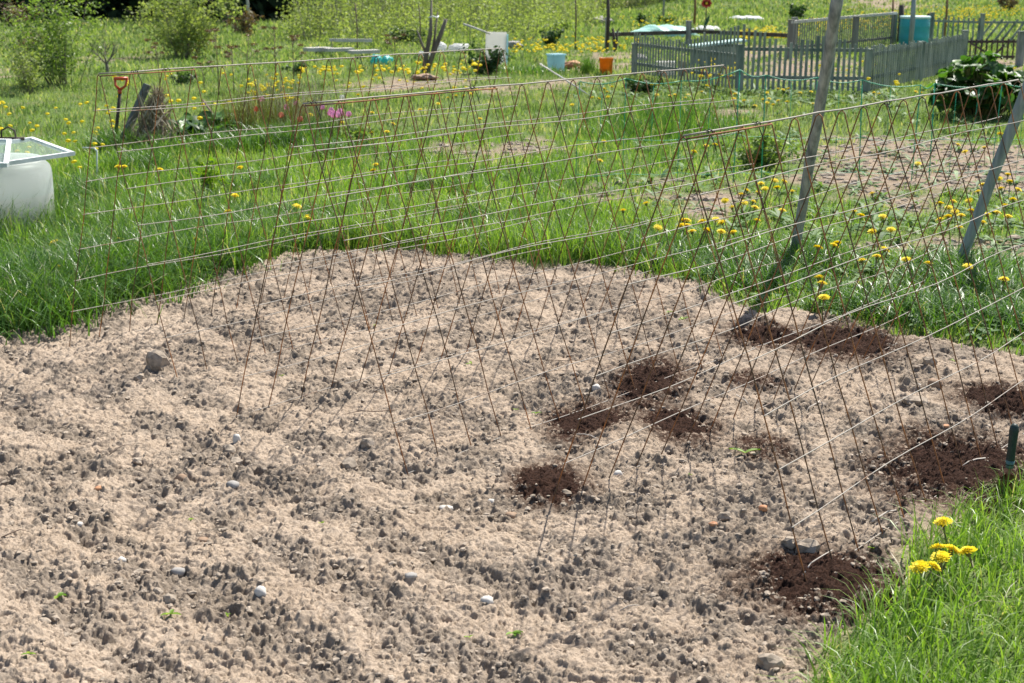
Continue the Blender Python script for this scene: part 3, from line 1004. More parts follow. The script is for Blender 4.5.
parts = [grass_zone(5.2, 9.0, 3600, 0.0050, 3, None, '', ''), grass_zone(9.0, 13.5, 1500, 0.0070, 2, None, '', '')]
V_, Q_, T_, A_ = merge(parts)
o = link('meadow_grass', np_mesh('meadow_grass', V_, Q_, T_, attrs={'rnd': A_}), M['grass'])
tag(o, 'green grass behind the dug bed, tall along its far edge', 'grass', kind='stuff')
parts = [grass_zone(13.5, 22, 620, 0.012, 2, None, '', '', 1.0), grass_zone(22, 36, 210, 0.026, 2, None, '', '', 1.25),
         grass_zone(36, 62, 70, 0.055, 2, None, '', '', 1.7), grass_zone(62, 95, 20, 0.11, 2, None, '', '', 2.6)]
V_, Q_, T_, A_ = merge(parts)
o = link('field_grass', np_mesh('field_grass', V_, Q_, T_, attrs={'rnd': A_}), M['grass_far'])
tag(o, 'pale green field grass in the background around the plots', 'grass', kind='stuff')


# tall grass clumps
def grass_clump(name, P, n, L, W, mat, lab, cat, lean=0.5, seg=3, group=None, hue=(0, .95)):
    x = RNG.normal(0, 1, n)
    y = RNG.normal(0, 1, n)
    return x, y


xx = RNG.uniform(0.3, 3.2, 9000)
yy = RNG.uniform(11.5, 18, 9000)
s_ = poly_sd(xx, yy, tall_poly) + 0.55 * fbm(xx * 1.5, yy * 1.5, 91, 3) - .12
k_ = s_ > -0.35 * RNG.random(9000) ** 2
xx, yy, s_ = xx[k_], yy[k_], s_[k_]
tl = RNG.uniform(.12, .36, len(xx)) * (0.55 + 0.45 * sstep(-.2, .5, s_)) * (1 + .35 * fbm(xx * 3, yy * 3, 92, 2))
o = link('tall_grass', np_mesh('tall_grass', *blades(xx, yy, np.zeros(len(xx)), tl, RNG.uniform(.007, .012, len(xx)), RNG.uniform(.2, .9, len(xx)), .5, 3)[:3],
                               attrs={'rnd': np.repeat(np.where(RNG.random(len(xx)) < .05, 1.0, RNG.uniform(.2, .9, len(xx))), 7)}), M['grass_tall'])
tag(o, 'strip of tall lush grass in front of the picket fence', 'grass', kind='stuff')

# rank tufts along the far bed edge
TUFT = [(20, 310, .28), (52, 318, .24), (8, 328, .2), (118, 285, .27), (150, 275, .26), (185, 268, .22), (92, 292, .25), (222, 262, .22), (250, 250, .2), (285, 243, .18), (-30, 322, .25),
        (340, 240, .15), (400, 240, .16), (12, 226, .34), (36, 232, .3), (60, 235, .2), (-15, 230, .32), (640, 258, .16), (600, 250, .15), (760, 285, .15), (870, 310, .15), (930, 318, .16), (990, 325, .15),
        (1010, 300, .15), (955, 290, .17), (705, 268, .14), (480, 246, .13), (540, 250, .14), (797, 264, .17), (786, 268, .15), (952, 276, .17), (964, 274, .15), (20, 290, .2), (130, 255, .2), (170, 240, .18), (240, 230, .18), (60, 285, .2), (300, 225, .16), (75, 300, .24), (30, 300, .26), (-10, 300, .25), (100, 270, .2), (205, 250, .2), (270, 236, .18), (170, 262, .22), (140, 292, .18), (330, 236, .15), (375, 236, .14), (350, 222, .16), (430, 236, .14), (455, 225, .16), (505, 232, .15), (570, 240, .15), (118, 152, .26), (140, 170, .2), (228, 152, .22), (282, 148, .28), (338, 158, .2), (92, 196, .18), (252, 190, .16), (430, 190, .13), (70, 250, .2), (110, 235, .2), (150, 215, .18), (200, 215, .18), (-30, 270, .22)]
parts = []
for (u, v, L) in TUFT:
    p = at(u, v)
    n_ = 620
    L = L * 1.2
    r_ = RNG.normal(0, 0.14, (n_, 2))
    parts.append(blades(p.x + r_[:, 0], p.y + r_[:, 1], np.zeros(n_) - .01, L * RNG.uniform(.5, 1.2, n_), RNG.uniform(.005, .009, n_), np.clip(RNG.normal(.4, .28, n_), 0, 1), .95, 3))
V_, Q_, T_, A_ = merge(parts)
o = link('edge_grass', np_mesh('edge_grass', V_, Q_, T_, attrs={'rnd': A_}), M['grass_tall'])
tag(o, 'dark coarse grass tufts fringing the bed and the white tub', 'grass', kind='stuff')


# ------------------------------------------------------------------ leaves
def leaf_quads(C, size, rnd, rs=RNG, droop=0.0, aspect=0.5, upw=0.0):
    """pointed leaf shapes (4 corners) at points C"""
    n = len(C)
    d = rs.normal(0, 1, (n, 3))
    d[:, 2] = d[:, 2] * 0.7 - droop
    d /= np.linalg.norm(d, axis=1)[:, None] + 1e-9
    e = rs.normal(0, 1, (n, 3))
    e[:, 2] *= (1 - upw)
    e -= d * (e * d).sum(1)[:, None]
    e /= np.linalg.norm(e, axis=1)[:, None] + 1e-9
    s = np.asarray(size)[:, None] if np.ndim(size) else size
    V = np.stack([C - d * s * .5, C + e * s * aspect * .5, C + d * s * .5, C - e * s * aspect * .5], 1).reshape(-1, 3)
    Q_ = np.arange(n * 4).reshape(n, 4)
    return V, Q_, None, np.repeat(rnd, 4)


def bushy(name, base, w, h, n_leaf, leaf, mat, label, cat, group=None, n_stem=9, seed=0, bottom=0.12, open_=0.5, stem_r=0.012, stem_mat='bark', aspect=.5):
    """multi-stemmed bush: tapering stems with side twigs, leaves clustered round the twigs"""
    rs = np.random.default_rng(500 + seed)
    t = empty(name, base, label, cat, group)
    mb = MB()
    tips = []
    for s in range(n_stem):
        a = rs.uniform(0, 6.28)
        r = w / 2 * math.sqrt(rs.random()) * 1.0
        top = Vector((math.cos(a) * r, math.sin(a) * r * .8, h * rs.uniform(.6, 1.0) * (1 - 0.35 * (r / (w / 2)) ** 2)))
        b0 = Vector((math.cos(a) * r * .22, math.sin(a) * r * .22, -0.03))
        pts = []
        for q in range(5):
            f = q / 4
            p = b0.lerp(top, f) + Vector((rs.normal(0, .03) * w, rs.normal(0, .03) * w, 0)) * f
            p += Vector((math.cos(a), math.sin(a), 0)) * (-0.10 * w * math.sin(f * 3.14) * (r / w))
            pts.append(p)
        mb.tube(pts, [stem_r * (1 - .8 * q / 4) for q in range(5)], 5)
        for q in range(9):
            f = rs.uniform(bottom, 1.0)
            i = min(3, int(f * 4))
            p = pts[i].lerp(pts[i + 1], f * 4 - i)
            d = Vector(rs.normal(0, 1, 3))
            d.z = abs(d.z) * .6 + .2
            d.normalize()
            e = p + d * w * rs.uniform(.08, .24)
            if rs.random() < .6: mb.tube([p, e], [stem_r * .35, stem_r * .12], 4, False)
            tips.append((p, e))
    mb.build('stem', M[stem_mat], t, True)
    tips_a = np.array([[*a_, *b_] for a_, b_ in tips])
    pick = rs.integers(0, len(tips_a), n_leaf)
    f = rs.random(n_leaf)[:, None] ** 0.7
    C = tips_a[pick, :3] * (1 - f) + tips_a[pick, 3:] * f + rs.normal(0, w * .035, (n_leaf, 3))
    C[:, 2] = np.maximum(C[:, 2], 0.02)
    cl = np.clip(0.5 + 0.5 * np.sin(pick * 12.9898) * .6 + rs.normal(0, .15, n_leaf), 0, 1)
    V, Q_, _, A_ = leaf_quads(C, leaf * rs.uniform(.6, 1.3, n_leaf), cl, rs, aspect=aspect)
    link('foliage', np_mesh('foliage', V, Q_, attrs={'rnd': A_}), M[mat], t)
    return t


def gp(u, v):
    p = at(u, v)
    p.z = float(ground_z(np.array([p.x]), np.array([p.y]))[0])
    return p


BUSH = [  # name,u,v(base),w px,h px,leaves,leaf px,mat,label,seed,stems
    ('shrub', 66, 86, 135, 100, 4600, 3.0, 'shrub', 'large loose green shrub at the far left of the field', 1, 22),
    ('shrub', 28, 94, 70, 42, 1300, 2.8, 'shrub_pale', 'low yellow-green willow shrub in front of the large left shrub', 2, 16),
    ('shrub', 182, 58, 118, 84, 5400, 3.0, 'shrub_pale', 'tall yellow-green bush right of the bare little tree', 3, 20),
    ('shrub', 30, 52, 40, 20, 500, 3, 'shrub_brown', 'low brown shrub left of the large green one', 4, 14),
    ('shrub', 12, 27, 60, 22, 700, 3, 'shrub_brown', 'brownish scrub at the forest edge, top left', 5, 14),
    ('shrub', 190, 55, 45, 26, 450, 3, 'shrub_brown', 'reddish-brown scrub at the foot of the yellow-green bush', 6, 10),
    ('shrub', 226, 24, 40, 30, 700, 3, 'shrub_pale', 'light green shrub behind the yellow-green bush', 7, 12),
    ('shrub', 243, 34, 50, 22, 500, 3, 'shrub_brown', 'brown brush in front of the forest beside the birch', 8, 12),
    ('shrub', 88, 20, 44, 30, 800, 3, 'shrub', 'green bush rising before the dark forest behind the left shrub', 9, 12),
    ('shrub', 552, 49, 28, 22, 700, 3.2, 'shrub_dark', 'small rounded dark green bush left of the clump of chives', 10, 12),
    ('shrub', 485, 74, 48, 30, 1100, 3.6, 'shrub_dark', 'dark leafy plant in front of the white standing board', 11, 16),
    ('shrub', 797, 20, 26, 15, 600, 2.8, 'shrub_dark', 'round dark bush beyond the rail fence post on the right', 12, 10),
    ('shrub', 1007, 12, 26, 20, 500, 2.6, 'shrub_brown', 'brown bush in the dandelion field at top right', 13, 12),
    ('shrub', 641, 25, 18, 11, 350, 2.6, 'shrub_dark', 'small dark bush just beyond the mint tarp', 14, 8),
    ('shrub', 664, 24, 20, 9, 350, 2.6, 'shrub', 'small green bush beyond the mint tarp, right of the dark one', 15, 8),
    ('shrub', 560, 32, 34, 10, 450, 2.6, 'shrub', 'low green weeds beyond the small rounded bush', 16, 9),
    ('shrub', 404, 44, 54, 15, 900, 3, 'shrub_dark', 'low dark green hummock of bushes behind the turquoise sacks', 17, 12),
    ('shrub', 640, 94, 36, 16, 800, 3.5, 'shrub_dark', 'dark weedy clump at the left foot of the picket fence', 18, 12),
    ('shrub', 760, 168, 66, 36, 1000, 5, 'shrub', 'weedy green plant behind the middle trellis near the net fence', 19, 14),
    ('shrub', 212, 200, 52, 40, 520, 6, 'seedling', 'bright young leafy plant behind the left trellis', 20, 8),
    ('shrub', 184, 84, 26, 10, 300, 3, 'shrub_dark', 'low weed behind the left trellis ridge', 21, 8),
    ('shrub', 296, 75, 30, 12, 400, 3, 'shrub_dark', 'dark low plant behind the yellow flower patch', 22, 9),
    ('shrub', 360, 148, 44, 20, 420, 5, 'shrub', 'leafy weed below the pink tulips', 23, 9),
]
for (nm, u, v, w, h, nl, lf, mk, lb, sd_, ns) in BUSH:
    p = gp(u, v)
    s = mpp(p)
    bushy(nm, p, w * s, h * s * 1.12, nl, lf * s * 1.25, mk, lb, 'shrub', None, ns, sd_, stem_r=max(.006, .5 * s))

# small leafless tree
p = gp(107, 74)
s = mpp(p)
t = empty('small_tree', p, 'small dark leafless tree between the two big bushes on the left', 'tree')
rs = random.Random(3)


def branch(mb, a, d, L, r, lv):
    b_ = a + d * L
    m_ = a.lerp(b_, .5) + Vector((rs.uniform(-1, 1), rs.uniform(-1, 1), 0)) * L * .06
    mb.tube([a, m_, b_], [r, r * .8, r * .55], 5, False)
    if lv:
        for _ in range(3 if lv > 1 else 2):
            nd = (d + Vector((rs.uniform(-1, 1), rs.uniform(-1, 1), rs.uniform(-.1, .7))) * .75).normalized()
            branch(mb, a.lerp(b_, rs.uniform(.55, 1)), nd, L * rs.uniform(.55, .8), r * .55, lv - 1)


mb = MB()
mb.tube([(0, 0, -.05), (.01, 0, .1), (0, 0, 12 * s)], [2.2 * s, 1.7 * s, 1.4 * s], 6)
mb.build('trunk', M['bark'], t, True)
mb = MB()
for a in (0.4, 1.9, 3.4, 4.8):
    branch(mb, Vector((0, 0, 10 * s)), Vector((math.cos(a) * .7, math.sin(a) * .7, .8)).normalized(), 13 * s, 1.0 * s, 3)
mb.build('crown', M['bark'], t, True)


# forest: one dark far mass of conifers, and the pale willow thicket
def conifer(x, y, h, r, rs):
    n = 900
    f = rs.random(n) ** 2.6
    a = rs.uniform(0, 6.28, n)
    rad = r * (1 - f) * (0.55 + .45 * rs.random(n)) + .05
    C = np.stack([x + np.cos(a) * rad, y + np.sin(a) * rad, .1 + f * h - rad * .15], -1)
    return leaf_quads(C, rs.uniform(.35, .75, n) * (1.1 - .5 * f), np.clip(rs.normal(.45, .25, n), 0, 1), rs, droop=.6, aspect=.45)


rs = np.random.default_rng(77)
parts, mb = [], MB()
for k in range(150):
    u = rs.uniform(-260, 345)
    p = at(u, 20)
    yy_ = rs.uniform(45.5, 56) + max(0, (u - 60) * -.01)
    x_ = (u - 512) / F * yy_
    if 150 < u < 215 and yy_ < 52: yy_ += 6
    h_ = rs.uniform(5, 10)
    z_ = float(ground_z(np.array([x_]), np.array([yy_]))[0])
    V, Q_, T_, A_ = conifer(x_, yy_, h_, rs.uniform(1.3, 2.2), rs)
    V[:, 2] += z_
    parts.append((V, Q_, T_, A_))
    mb.tube([(x_, yy_, z_ - .2), (x_, yy_, z_ + h_ * .9)], [.14, .03], 6)
V_, Q_, T_, A_ = merge(parts)
nq = len(Q_)
tv = np.array(mb.v)
tq = np.array([f for f in mb.f if len(f) == 4]) + len(V_)
me = np_mesh('forest', np.concatenate([V_, tv]), np.concatenate([Q_, tq]), attrs={'rnd': np.concatenate([A_, np.zeros(len(tv))])}, mat_idx=[0] * nq + [1] * len(tq))
o = link('forest', me, [M['needle'], M['bark']])
tag(o, 'dark conifer forest along the far edge of the field, top left', 'forest', kind='stuff')

parts, mb = [], MB()
for k in range(420):
    u = rs.uniform(298, 780)
    vb = 40 - (u - 300) * 0.035 + rs.uniform(-30, 2) * (1 if u < 560 else .8)
    if u > 560: vb = min(vb, 14 - (u - 560) * .06)
    p = gp(u, max(vb, -12))
    h_ = rs.uniform(1.2, 2.8)
    if u < 600 and rs.random() < .3:
        p = gp(u, vb + rs.uniform(2, 14))
        h_ = rs.uniform(.3, .9)
    n_st = 3
    for q in range(n_st):
        d = Vector((rs.normal(0, .16), rs.normal(0, .16), 1)) * h_ * rs.uniform(.7, 1)
        b0 = p + Vector((rs.normal(0, .2), rs.normal(0, .3), -.05))
        mb.tube([b0, b0 + d * .5 + Vector((rs.normal(0, .05), 0, 0)), b0 + d], [.011, .008, .004], 4, False)
        n = 95
        f = rs.uniform(.12, 1, n)
        C = np.array(b0)[None] + f[:, None] * np.array(d)[None] + rs.normal(0, .2, (n, 3))
        C[:, 2] = np.maximum(C[:, 2], p.z + .04)
        parts.append(leaf_quads(C, rs.uniform(.045, .10, n), np.clip(rs.normal(.55, .22, n), 0, 1), rs, aspect=.5))
V_, Q_, T_, A_ = merge(parts)
nq = len(Q_)
tv = np.array(mb.v)
tq = np.array(mb.f) + len(V_)
me = np_mesh('willow_thicket', np.concatenate([V_, tv]), np.concatenate([Q_, tq]), attrs={'rnd': np.concatenate([A_, np.zeros(len(tv))])}, mat_idx=[0] * nq + [1] * len(tq))
o = link('willow_thicket', me, [M['shrub_pale'], M['straw_stem']])
tag(o, 'pale yellow-green thicket of young willows across the top centre', 'thicket', kind='stuff')

# birch before the forest
p = gp(250, 24)
t = empty('birch_tree', p, 'slim white-barked birch leaning before the dark forest', 'tree')
mb = MB()
mb.tube([(0, 0, -.1), (-.05, 0, .8), (-.25, 0, 2.0), (-.3, 0, 4)], [.05, .045, .035, .015], 7)
mb.build('trunk', M['birch'], t, True)
n = 500
f = rs.uniform(.35, 1, n)
C = np.stack([-.28 * f + rs.normal(0, .5, n) * (1.2 - f), rs.normal(0, .5, n) * (1.2 - f), f * 4.3], -1)
V, Q_, _, A_ = leaf_quads(C, rs.uniform(.07, .13, n), rs.random(n), rs)
link('crown', np_mesh('crown', V, Q_, attrs={'rnd': A_}), M['shrub_pale'], t)


# rhubarb-like big-leaved plants
def big_leaf_plant(base, w, h, n, leaf, label, seed, mat='broad', name='rhubarb_plant', cat='plant'):
    rs = np.random.default_rng(seed)
    t = empty(name, base, label, cat)
    mbs = MB()
    Vs, Qs, As = [], [], []
    o_ = 0
    for k in range(n):
        a = rs.uniform(0, 6.28)
        r = w / 2 * math.sqrt(rs.random())
        zt = h * (0.35 + 0.65 * rs.random()) * (1 - .55 * (r / (w / 2)) ** 2)
        c = np.array([math.cos(a) * r, math.sin(a) * r, zt])
        mbs.tube([(c[0] * .25, c[1] * .25, -.02), (c[0] * .7, c[1] * .7, zt * .75), tuple(c)], [.011, .009, .006], 5, False)
        # leaf blade: rumpled 5 x 5 heart shaped sheet, cupped
        L = leaf * rs.uniform(.7, 1.25)
        out = np.array([math.cos(a), math.sin(a), 0])
        dirv = out * rs.uniform(.3, 1) + np.array([rs.normal(0, .35), rs.normal(0, .35), rs.uniform(-.75, .3)])
        dirv /= np.linalg.norm(dirv)
        sid = np.cross(dirv, [0, 0, 1]) + rs.normal(0, .25, 3)
        sid -= dirv * sid.dot(dirv)
        sid /= np.linalg.norm(sid)
        nor = np.cross(sid, dirv)
        g = np.linspace(0, 1, 7)
        s_ = np.linspace(-1, 1, 7)
        for gi in g:
            wd = (math.sin(min(1, gi * 1.15 + .12) * math.pi) ** .6) * .62 if gi < 1 else .04
            for si in s_:
                zz_ = .22 * abs(si) ** 1.5 * wd - .35 * gi * gi * rs.uniform(.9, 1.1) + .09 * math.sin(gi * 9 + k) * math.cos(si * 6 + k) + .08 * gi
                back = -.12 * abs(si) * (1 - gi)
                Vs.append(c + L * (dirv * (gi + back) + sid * si * wd + nor * zz_))
                As.append(0)
        hue = rs.random()
        As[-49:] = [hue] * 49
        I = np.arange(49).reshape(7, 7) + o_
        Qs.append(np.stack([I[:-1, :-1], I[:-1, 1:], I[1:, 1:], I[1:, :-1]], -1).reshape(-1, 4))
        o_ += 49
    mbs.build('stalk', M['rust_stem'] if False else M['stem'], t, True)
    link('foliage', np_mesh('foliage', np.array(Vs), np.concatenate(Qs), attrs={'rnd': np.array(As)}), M[mat], t)
    return t


p = gp(978, 117)
big_leaf_plant(p, .95, .70, 230, .16, 'big dark rhubarb plant with large crumpled leaves at right', 5)
p = gp(215, 138)
big_leaf_plant(p, .55, .3, 34, .2, 'dark broad-leaved plant with shiny leaves behind the left trellis', 6, name='leafy_plant')
p = gp(178, 140)
big_leaf_plant(p, .3, .24, 16, .15, 'smaller broad-leaved plant beside the dead stalk heap', 7, name='leafy_plant')


# low broad weeds between the grasses: rosettes of glossy leaves, uncountable
parts = []
for (u0, u1, v0, v1, cnt, L) in [(640, 1100, 190, 345, 330, .11), (725, 900, 86, 108, 120, .16), (560, 740, 84, 100, 60, .15), (300, 640, 150, 250, 90, .09), (-80, 300, 150, 290, 70, .10), (640, 1060, 100, 190, 150, .12)]:
    for k in range(cnt):
        p = at(RNG.uniform(u0, u1), RNG.uniform(v0, v1))
        if bed_sd(np.array([p.x]), np.array([p.y]))[0] > -.03: continue
        n_ = int(RNG.integers(6, 13))
        a = RNG.uniform(0, 6.28, n_)
        LL_ = L * RNG.uniform(.5, 1.2, n_)
        up_ = RNG.uniform(.15, .9, n_)
        hw = LL_ * RNG.uniform(.09, .16, n_)
        V = []
        for f, w in ((0, .25), (.45, .8), (.8, 1.0), (1.0, .1)):
            for sg in (-1, 1):
                V.append(np.stack([p.x + np.cos(a) * LL_ * f - np.sin(a) * sg * hw * w, p.y + np.sin(a) * LL_ * f + np.cos(a) * sg * hw * w,
                                   .015 + LL_ * (up_ * f - .45 * f * f)], -1))
        V = np.stack(V, 1).reshape(-1, 3)
        b0_ = np.arange(n_)[:, None] * 8
        Q_ = np.concatenate([b0_ + np.array([[q, q + 1, q + 3, q + 2]]) for q in (0, 2, 4)])
        parts.append((V, Q_, None, np.repeat(np.clip(RNG.normal(.6, .25, n_), 0, 1), 8)))
V_, Q_, T_, A_ = merge(parts)
o = link('ground_weeds', np_mesh('ground_weeds', V_, Q_, attrs={'rnd': A_}), M['weed'])
tag(o, 'low glossy weed leaves growing among the grass', 'weeds', kind='stuff')


# clumps of long leaves
def spray(name, p, n, L, W, mat, label, cat, lean=.6, sp=.04, seed=0, hue=(.1, .9)):
    rs = np.random.default_rng(900 + seed)
    r_ = rs.normal(0, sp, (n, 2))
    V, Q_, T_, A_ = blades(r_[:, 0], r_[:, 1], np.full(n, -.01), L * rs.uniform(.6, 1.1, n), W * rs.uniform(.7, 1.2, n), rs.uniform(hue[0], hue[1], n), lean, 3, rs)
    t = empty(name, p, label, cat)
    link('foliage', np_mesh('foliage', V, Q_, T_, attrs={'rnd': A_}), M[mat], t)
    return t


spray('chive_clump', gp(586, 74), 240, .36, .008, 'grass_tall', 'clump of upright chives left of the orange bucket', 'plant', .45, .07, 1)
spray('leek_clump', gp(505, 72), 160, .22, .012, 'grass_tall', 'dusty green leaf clump beside the white standing board', 'plant', .7, .25, 2)
spray('leek_clump', gp(535, 74), 260, .2, .012, 'grass_tall', 'row of dusty green leaves left of the pale blue bucket', 'plant', .7, .22, 3)
spray('stalk_clump', gp(262, 140), 170, .62, .009, 'rust_stem', 'reddish-brown clump of old stalks behind the left trellis', 'dry plant', .3, .2, 4)
spray('stalk_clump', gp(292, 138), 150, .60, .009, 'rust_stem', 'brown-green old stalks just left of the pink tulips', 'dry plant', .3, .18, 5)
spray('stalk_clump', gp(238, 140), 110, .5, .009, 'rust_stem', 'brown old stalks right of the dark broad-leaved plant', 'dry plant', .3, .16, 6)
spray('weed_clump', gp(250, 150), 220, .3, .010, 'grass_tall', 'green weeds under the reddish-brown stalk clump', 'plant', .6, .22, 10)
spray('weed_clump', gp(205, 152), 160, .26, .010, 'grass_tall', 'green weeds in front of the dark broad-leaved plant', 'plant', .6, .18, 11)
spray('stalk_clump', gp(310, 128), 90, .6, .008, 'straw', 'pale dry stalks behind the pink tulips', 'dry plant', .35, .2, 12)
spray('stalk_clump', gp(275, 118), 90, .6, .008, 'straw', 'pale dry stalks behind the reddish-brown clump', 'dry plant', .35, .2, 13)
spray('iris_clump', gp(318, 140), 150, .3, .012, 'grass_tall', 'green tulip leaves below the pink tulips', 'plant', .3, .12, 7)

# tall dried weeds with flat umbels
for k, (u, v, h, lb) in enumerate([
        (219, 96, 66, 'tall dried umbel weed standing nearest the yellow-green bush'),
        (234, 94, 46, 'shorter dried umbel weed between two tall ones'),
        (249, 92, 56, 'dried umbel weed right of the short one, behind the ridge wire'),
        (277, 90, 60, 'dark dried umbel weed left of the pale boards'),
        (294, 88, 50, 'dried umbel weed nearest the pale boards'),
        (396, 74, 34, 'brown dried weed right of the turquoise sacks'),
        (160, 88, 44, 'thin grey dead stalk behind the left trellis ridge'),
        (204, 92, 28, 'low dried umbel weed left of the tall one')]):
    p = gp(u, v)
    s = mpp(p)
    t = empty('dried_weed', p, lb, 'dry plant', 'dried weeds behind the left trellis')
    mb = MB()
    rr = random.Random(60 + k)
    H = h * s
    top = Vector((rr.uniform(-.04, .04), 0, H))
    mb.tube([(0, 0, -.03), (rr.uniform(-.02, .02), 0, H * .5), top], [.008, .006, .004], 5)
    heads = [top]
    for q in range(4):
        f = rr.uniform(.5, .9)
        a = rr.uniform(0, 6.28)
        e = Vector((math.cos(a) * .14, math.sin(a) * .14, H * f + .12))
        mb.tube([Vector((0, 0, H * f)), e], [.004, .003], 4, False)
        heads.append(e)
    mb.build('stem', M['twig_dark'], t, True)
    for hd in heads:
        C = np.array([(hd.x + max(-.045, min(.045, rr.gauss(0, .024))), hd.y + max(-.045, min(.045, rr.gauss(0, .024))), hd.z + max(-.015, min(.015, rr.gauss(0, .01)))) for q in range(44)])
        V, Q_, _, A_ = leaf_quads(C, np.full(44, .03), RNG.random(44))
        link('seed_head', np_mesh('seed_head', V, Q_, attrs={'rnd': A_ * .4}), M['shrub_brown'], t)

# heap of dead stalks with a leaning board
p = gp(150, 152)
s = mpp(p)
t = empty('dead_stalk_heap', p, 'heap of pale dead stalks piled against a leaning dark board', 'dry plant')
n = 620
rs = np.random.default_rng(8)
f = rs.random(n)
C = np.stack([(rs.normal(0.0, .115, n)) * (1.15 - f) + .10 * f, rs.normal(0, .09, n), f * .52], -1)
V, Q_, _, A_ = leaf_quads(C, rs.uniform(.08, .3, n), rs.random(n) ** 1.5, rs, droop=1.6, aspect=.07)
V[:, 2] = np.maximum(V[:, 2], 0.0)
link('stalks', np_mesh('stalks', V, Q_, attrs={'rnd': A_}), M['straw'], t).name = 'stalk_pile'
o = bpy.data.objects.new('weathered_board', None)
bpy.data.objects.remove(o)
mb = MB()
b0 = at(116, 150)
mb.beam((0, 0, -.05), (.30, .10, .58), .11, .03, (0.9, -.2, -.3))
o = mb.build('weathered_board', M['fabric_dark'], None, False, b0)
tag(o, 'dark weathered board leaning on the dead stalk heap', 'board')
spray('weed_clump', gp(165, 160), 120, .3, .009, 'grass_tall', 'green weeds in front of the dead stalk heap', 'plant', .6, .14, 9)

# ------------------------------------------------------------------ spade with D-handle
p = gp(112, 150)
s = mpp(p)
t = empty('garden_spade', p, 'garden spade stuck in the grass, red D-shaped handle up', 'spade')
hd = at(127, 90)
ax = Vector((0.13, .05, .0))


def SPD(z): return Vector((0.02 + .13 * z / .78 * 1.0, .04 * z, z))


mb = MB()
mb.tube([SPD(-.02), SPD(.3), SPD(.50)], [.017, .016, .016], 8)
mb.build('shaft', M['dark_wood'], t, True)
mb = MB()
A0 = SPD(.50)
mb.tube([A0, A0 + Vector((.0, 0, .035))], [.018, .02], 8)
Lh, Rh = A0 + Vector((-.035, 0, .135)), A0 + Vector((.075, 0, .135))
mid_ = A0 + Vector((.004, 0, .035))
mb.tube([mid_, mid_.lerp(Lh, .5) + Vector((-.02, 0, -.01)), Lh], [.014, .011, .012], 8)
mb.tube([mid_, mid_.lerp(Rh, .5) + Vector((.015, 0, -.015)), Rh], [.014, .011, .012], 8)
mb.tube([Lh + Vector((-.006, 0, 0)), Rh + Vector((.006, 0, 0))], .015, 8)
mb.build('grip', M['red_handle'], t, True)
mb = MB()
mb.box(SPD(-.11), (.17, .012, .2), Euler((0, .16, 0)))
mb.build('blade', M['rust_blade'], t)

# ------------------------------------------------------------------ white tub with window sashes
p = gp(6, 236)
t = empty('plastic_tub', p, 'milky white plastic tub holding water at the left edge', 'tub')
mb = MB()
prof = [(.28, 0.0), (.296, .02), (.300, .15), (.302, .36), (.301, .41), (.292, .44), (.27, .462), (.245, .474), (.235, .476)]
mb.lathe(prof, 40)
mb.build('body', M['milky'], t, True)
mb = MB()
mb.lathe([(.24, .462), (.252, .466), (.256, .478), (.25, .49), (.238, .486)], 40)
mb.build('rim', M['milky'], t, True)


def sash(corners, w, label):
    """window sash lying on the tub: four bars and a pane"""
    c = sum(corners, Vector()) / 4
    t = empty('window_sash', c, label, 'window sash', 'old window sashes lying on the tub')
    L = [q - c for q in corners]
    mb = MB()
    for i in range(4):
        a, b_ = L[i], L[(i + 1) % 4]
        d = (b_ - a).normalized()
        ext = w / 2 if i % 2 == 0 else -w / 2
        mb.beam(a - d * ext, b_ + d * ext, w, .024 if i % 2 == 0 else .022)
    mb.build('frame', M['white_paint'], t)
    mb = MB()
    k = .97
    mb.add([q * k + Vector((0, 0, .002)) for q in L] + [q * k + Vector((0, 0, -.002)) for q in L],
           [(0, 1, 2, 3), (7, 6, 5, 4), (0, 4, 5, 1), (1, 5, 6, 2), (2, 6, 7, 3), (3, 7, 4, 0)])
    mb.build('pane', M['glass'], t)
    return t


zt = .505
A, B, Cc = at(-18, 167, zt), at(72, 153.5, zt + .0), at(32, 139, zt + .02)
D = A + (Cc - B)
sash([A, B, Cc, D], .026, 'white window sash lying on the tub, corner jutting out to the right')
zt = .535
A, B = at(-70, 163, zt), at(6, 165, zt)
Cc = at(9, 141, zt + .01)
D = A + (Cc - B)
sash([A, B, Cc, D], .026, 'pale window sash on top of the other sash, cut by the picture edge')
p2 = at(9, 137, .55)
mb = MB()
mb.tube([p2 + Vector((-.05, 0, -.02)), p2 + Vector((-.045, 0, .04)), p2 + Vector((-.0, 0, .065)), p2 + Vector((.04, 0, .04)), p2 + Vector((.045, 0, -.02))], .006, 6)
mb.tube([p2 + Vector((-.08, .0, -.012)), p2 + Vector((.09, .02, -.012))], .012, 6)
tag(mb.build('iron_handle', M['dark_wood'], None, True), 'dark rusty iron handle lying on the window sashes', 'handle')

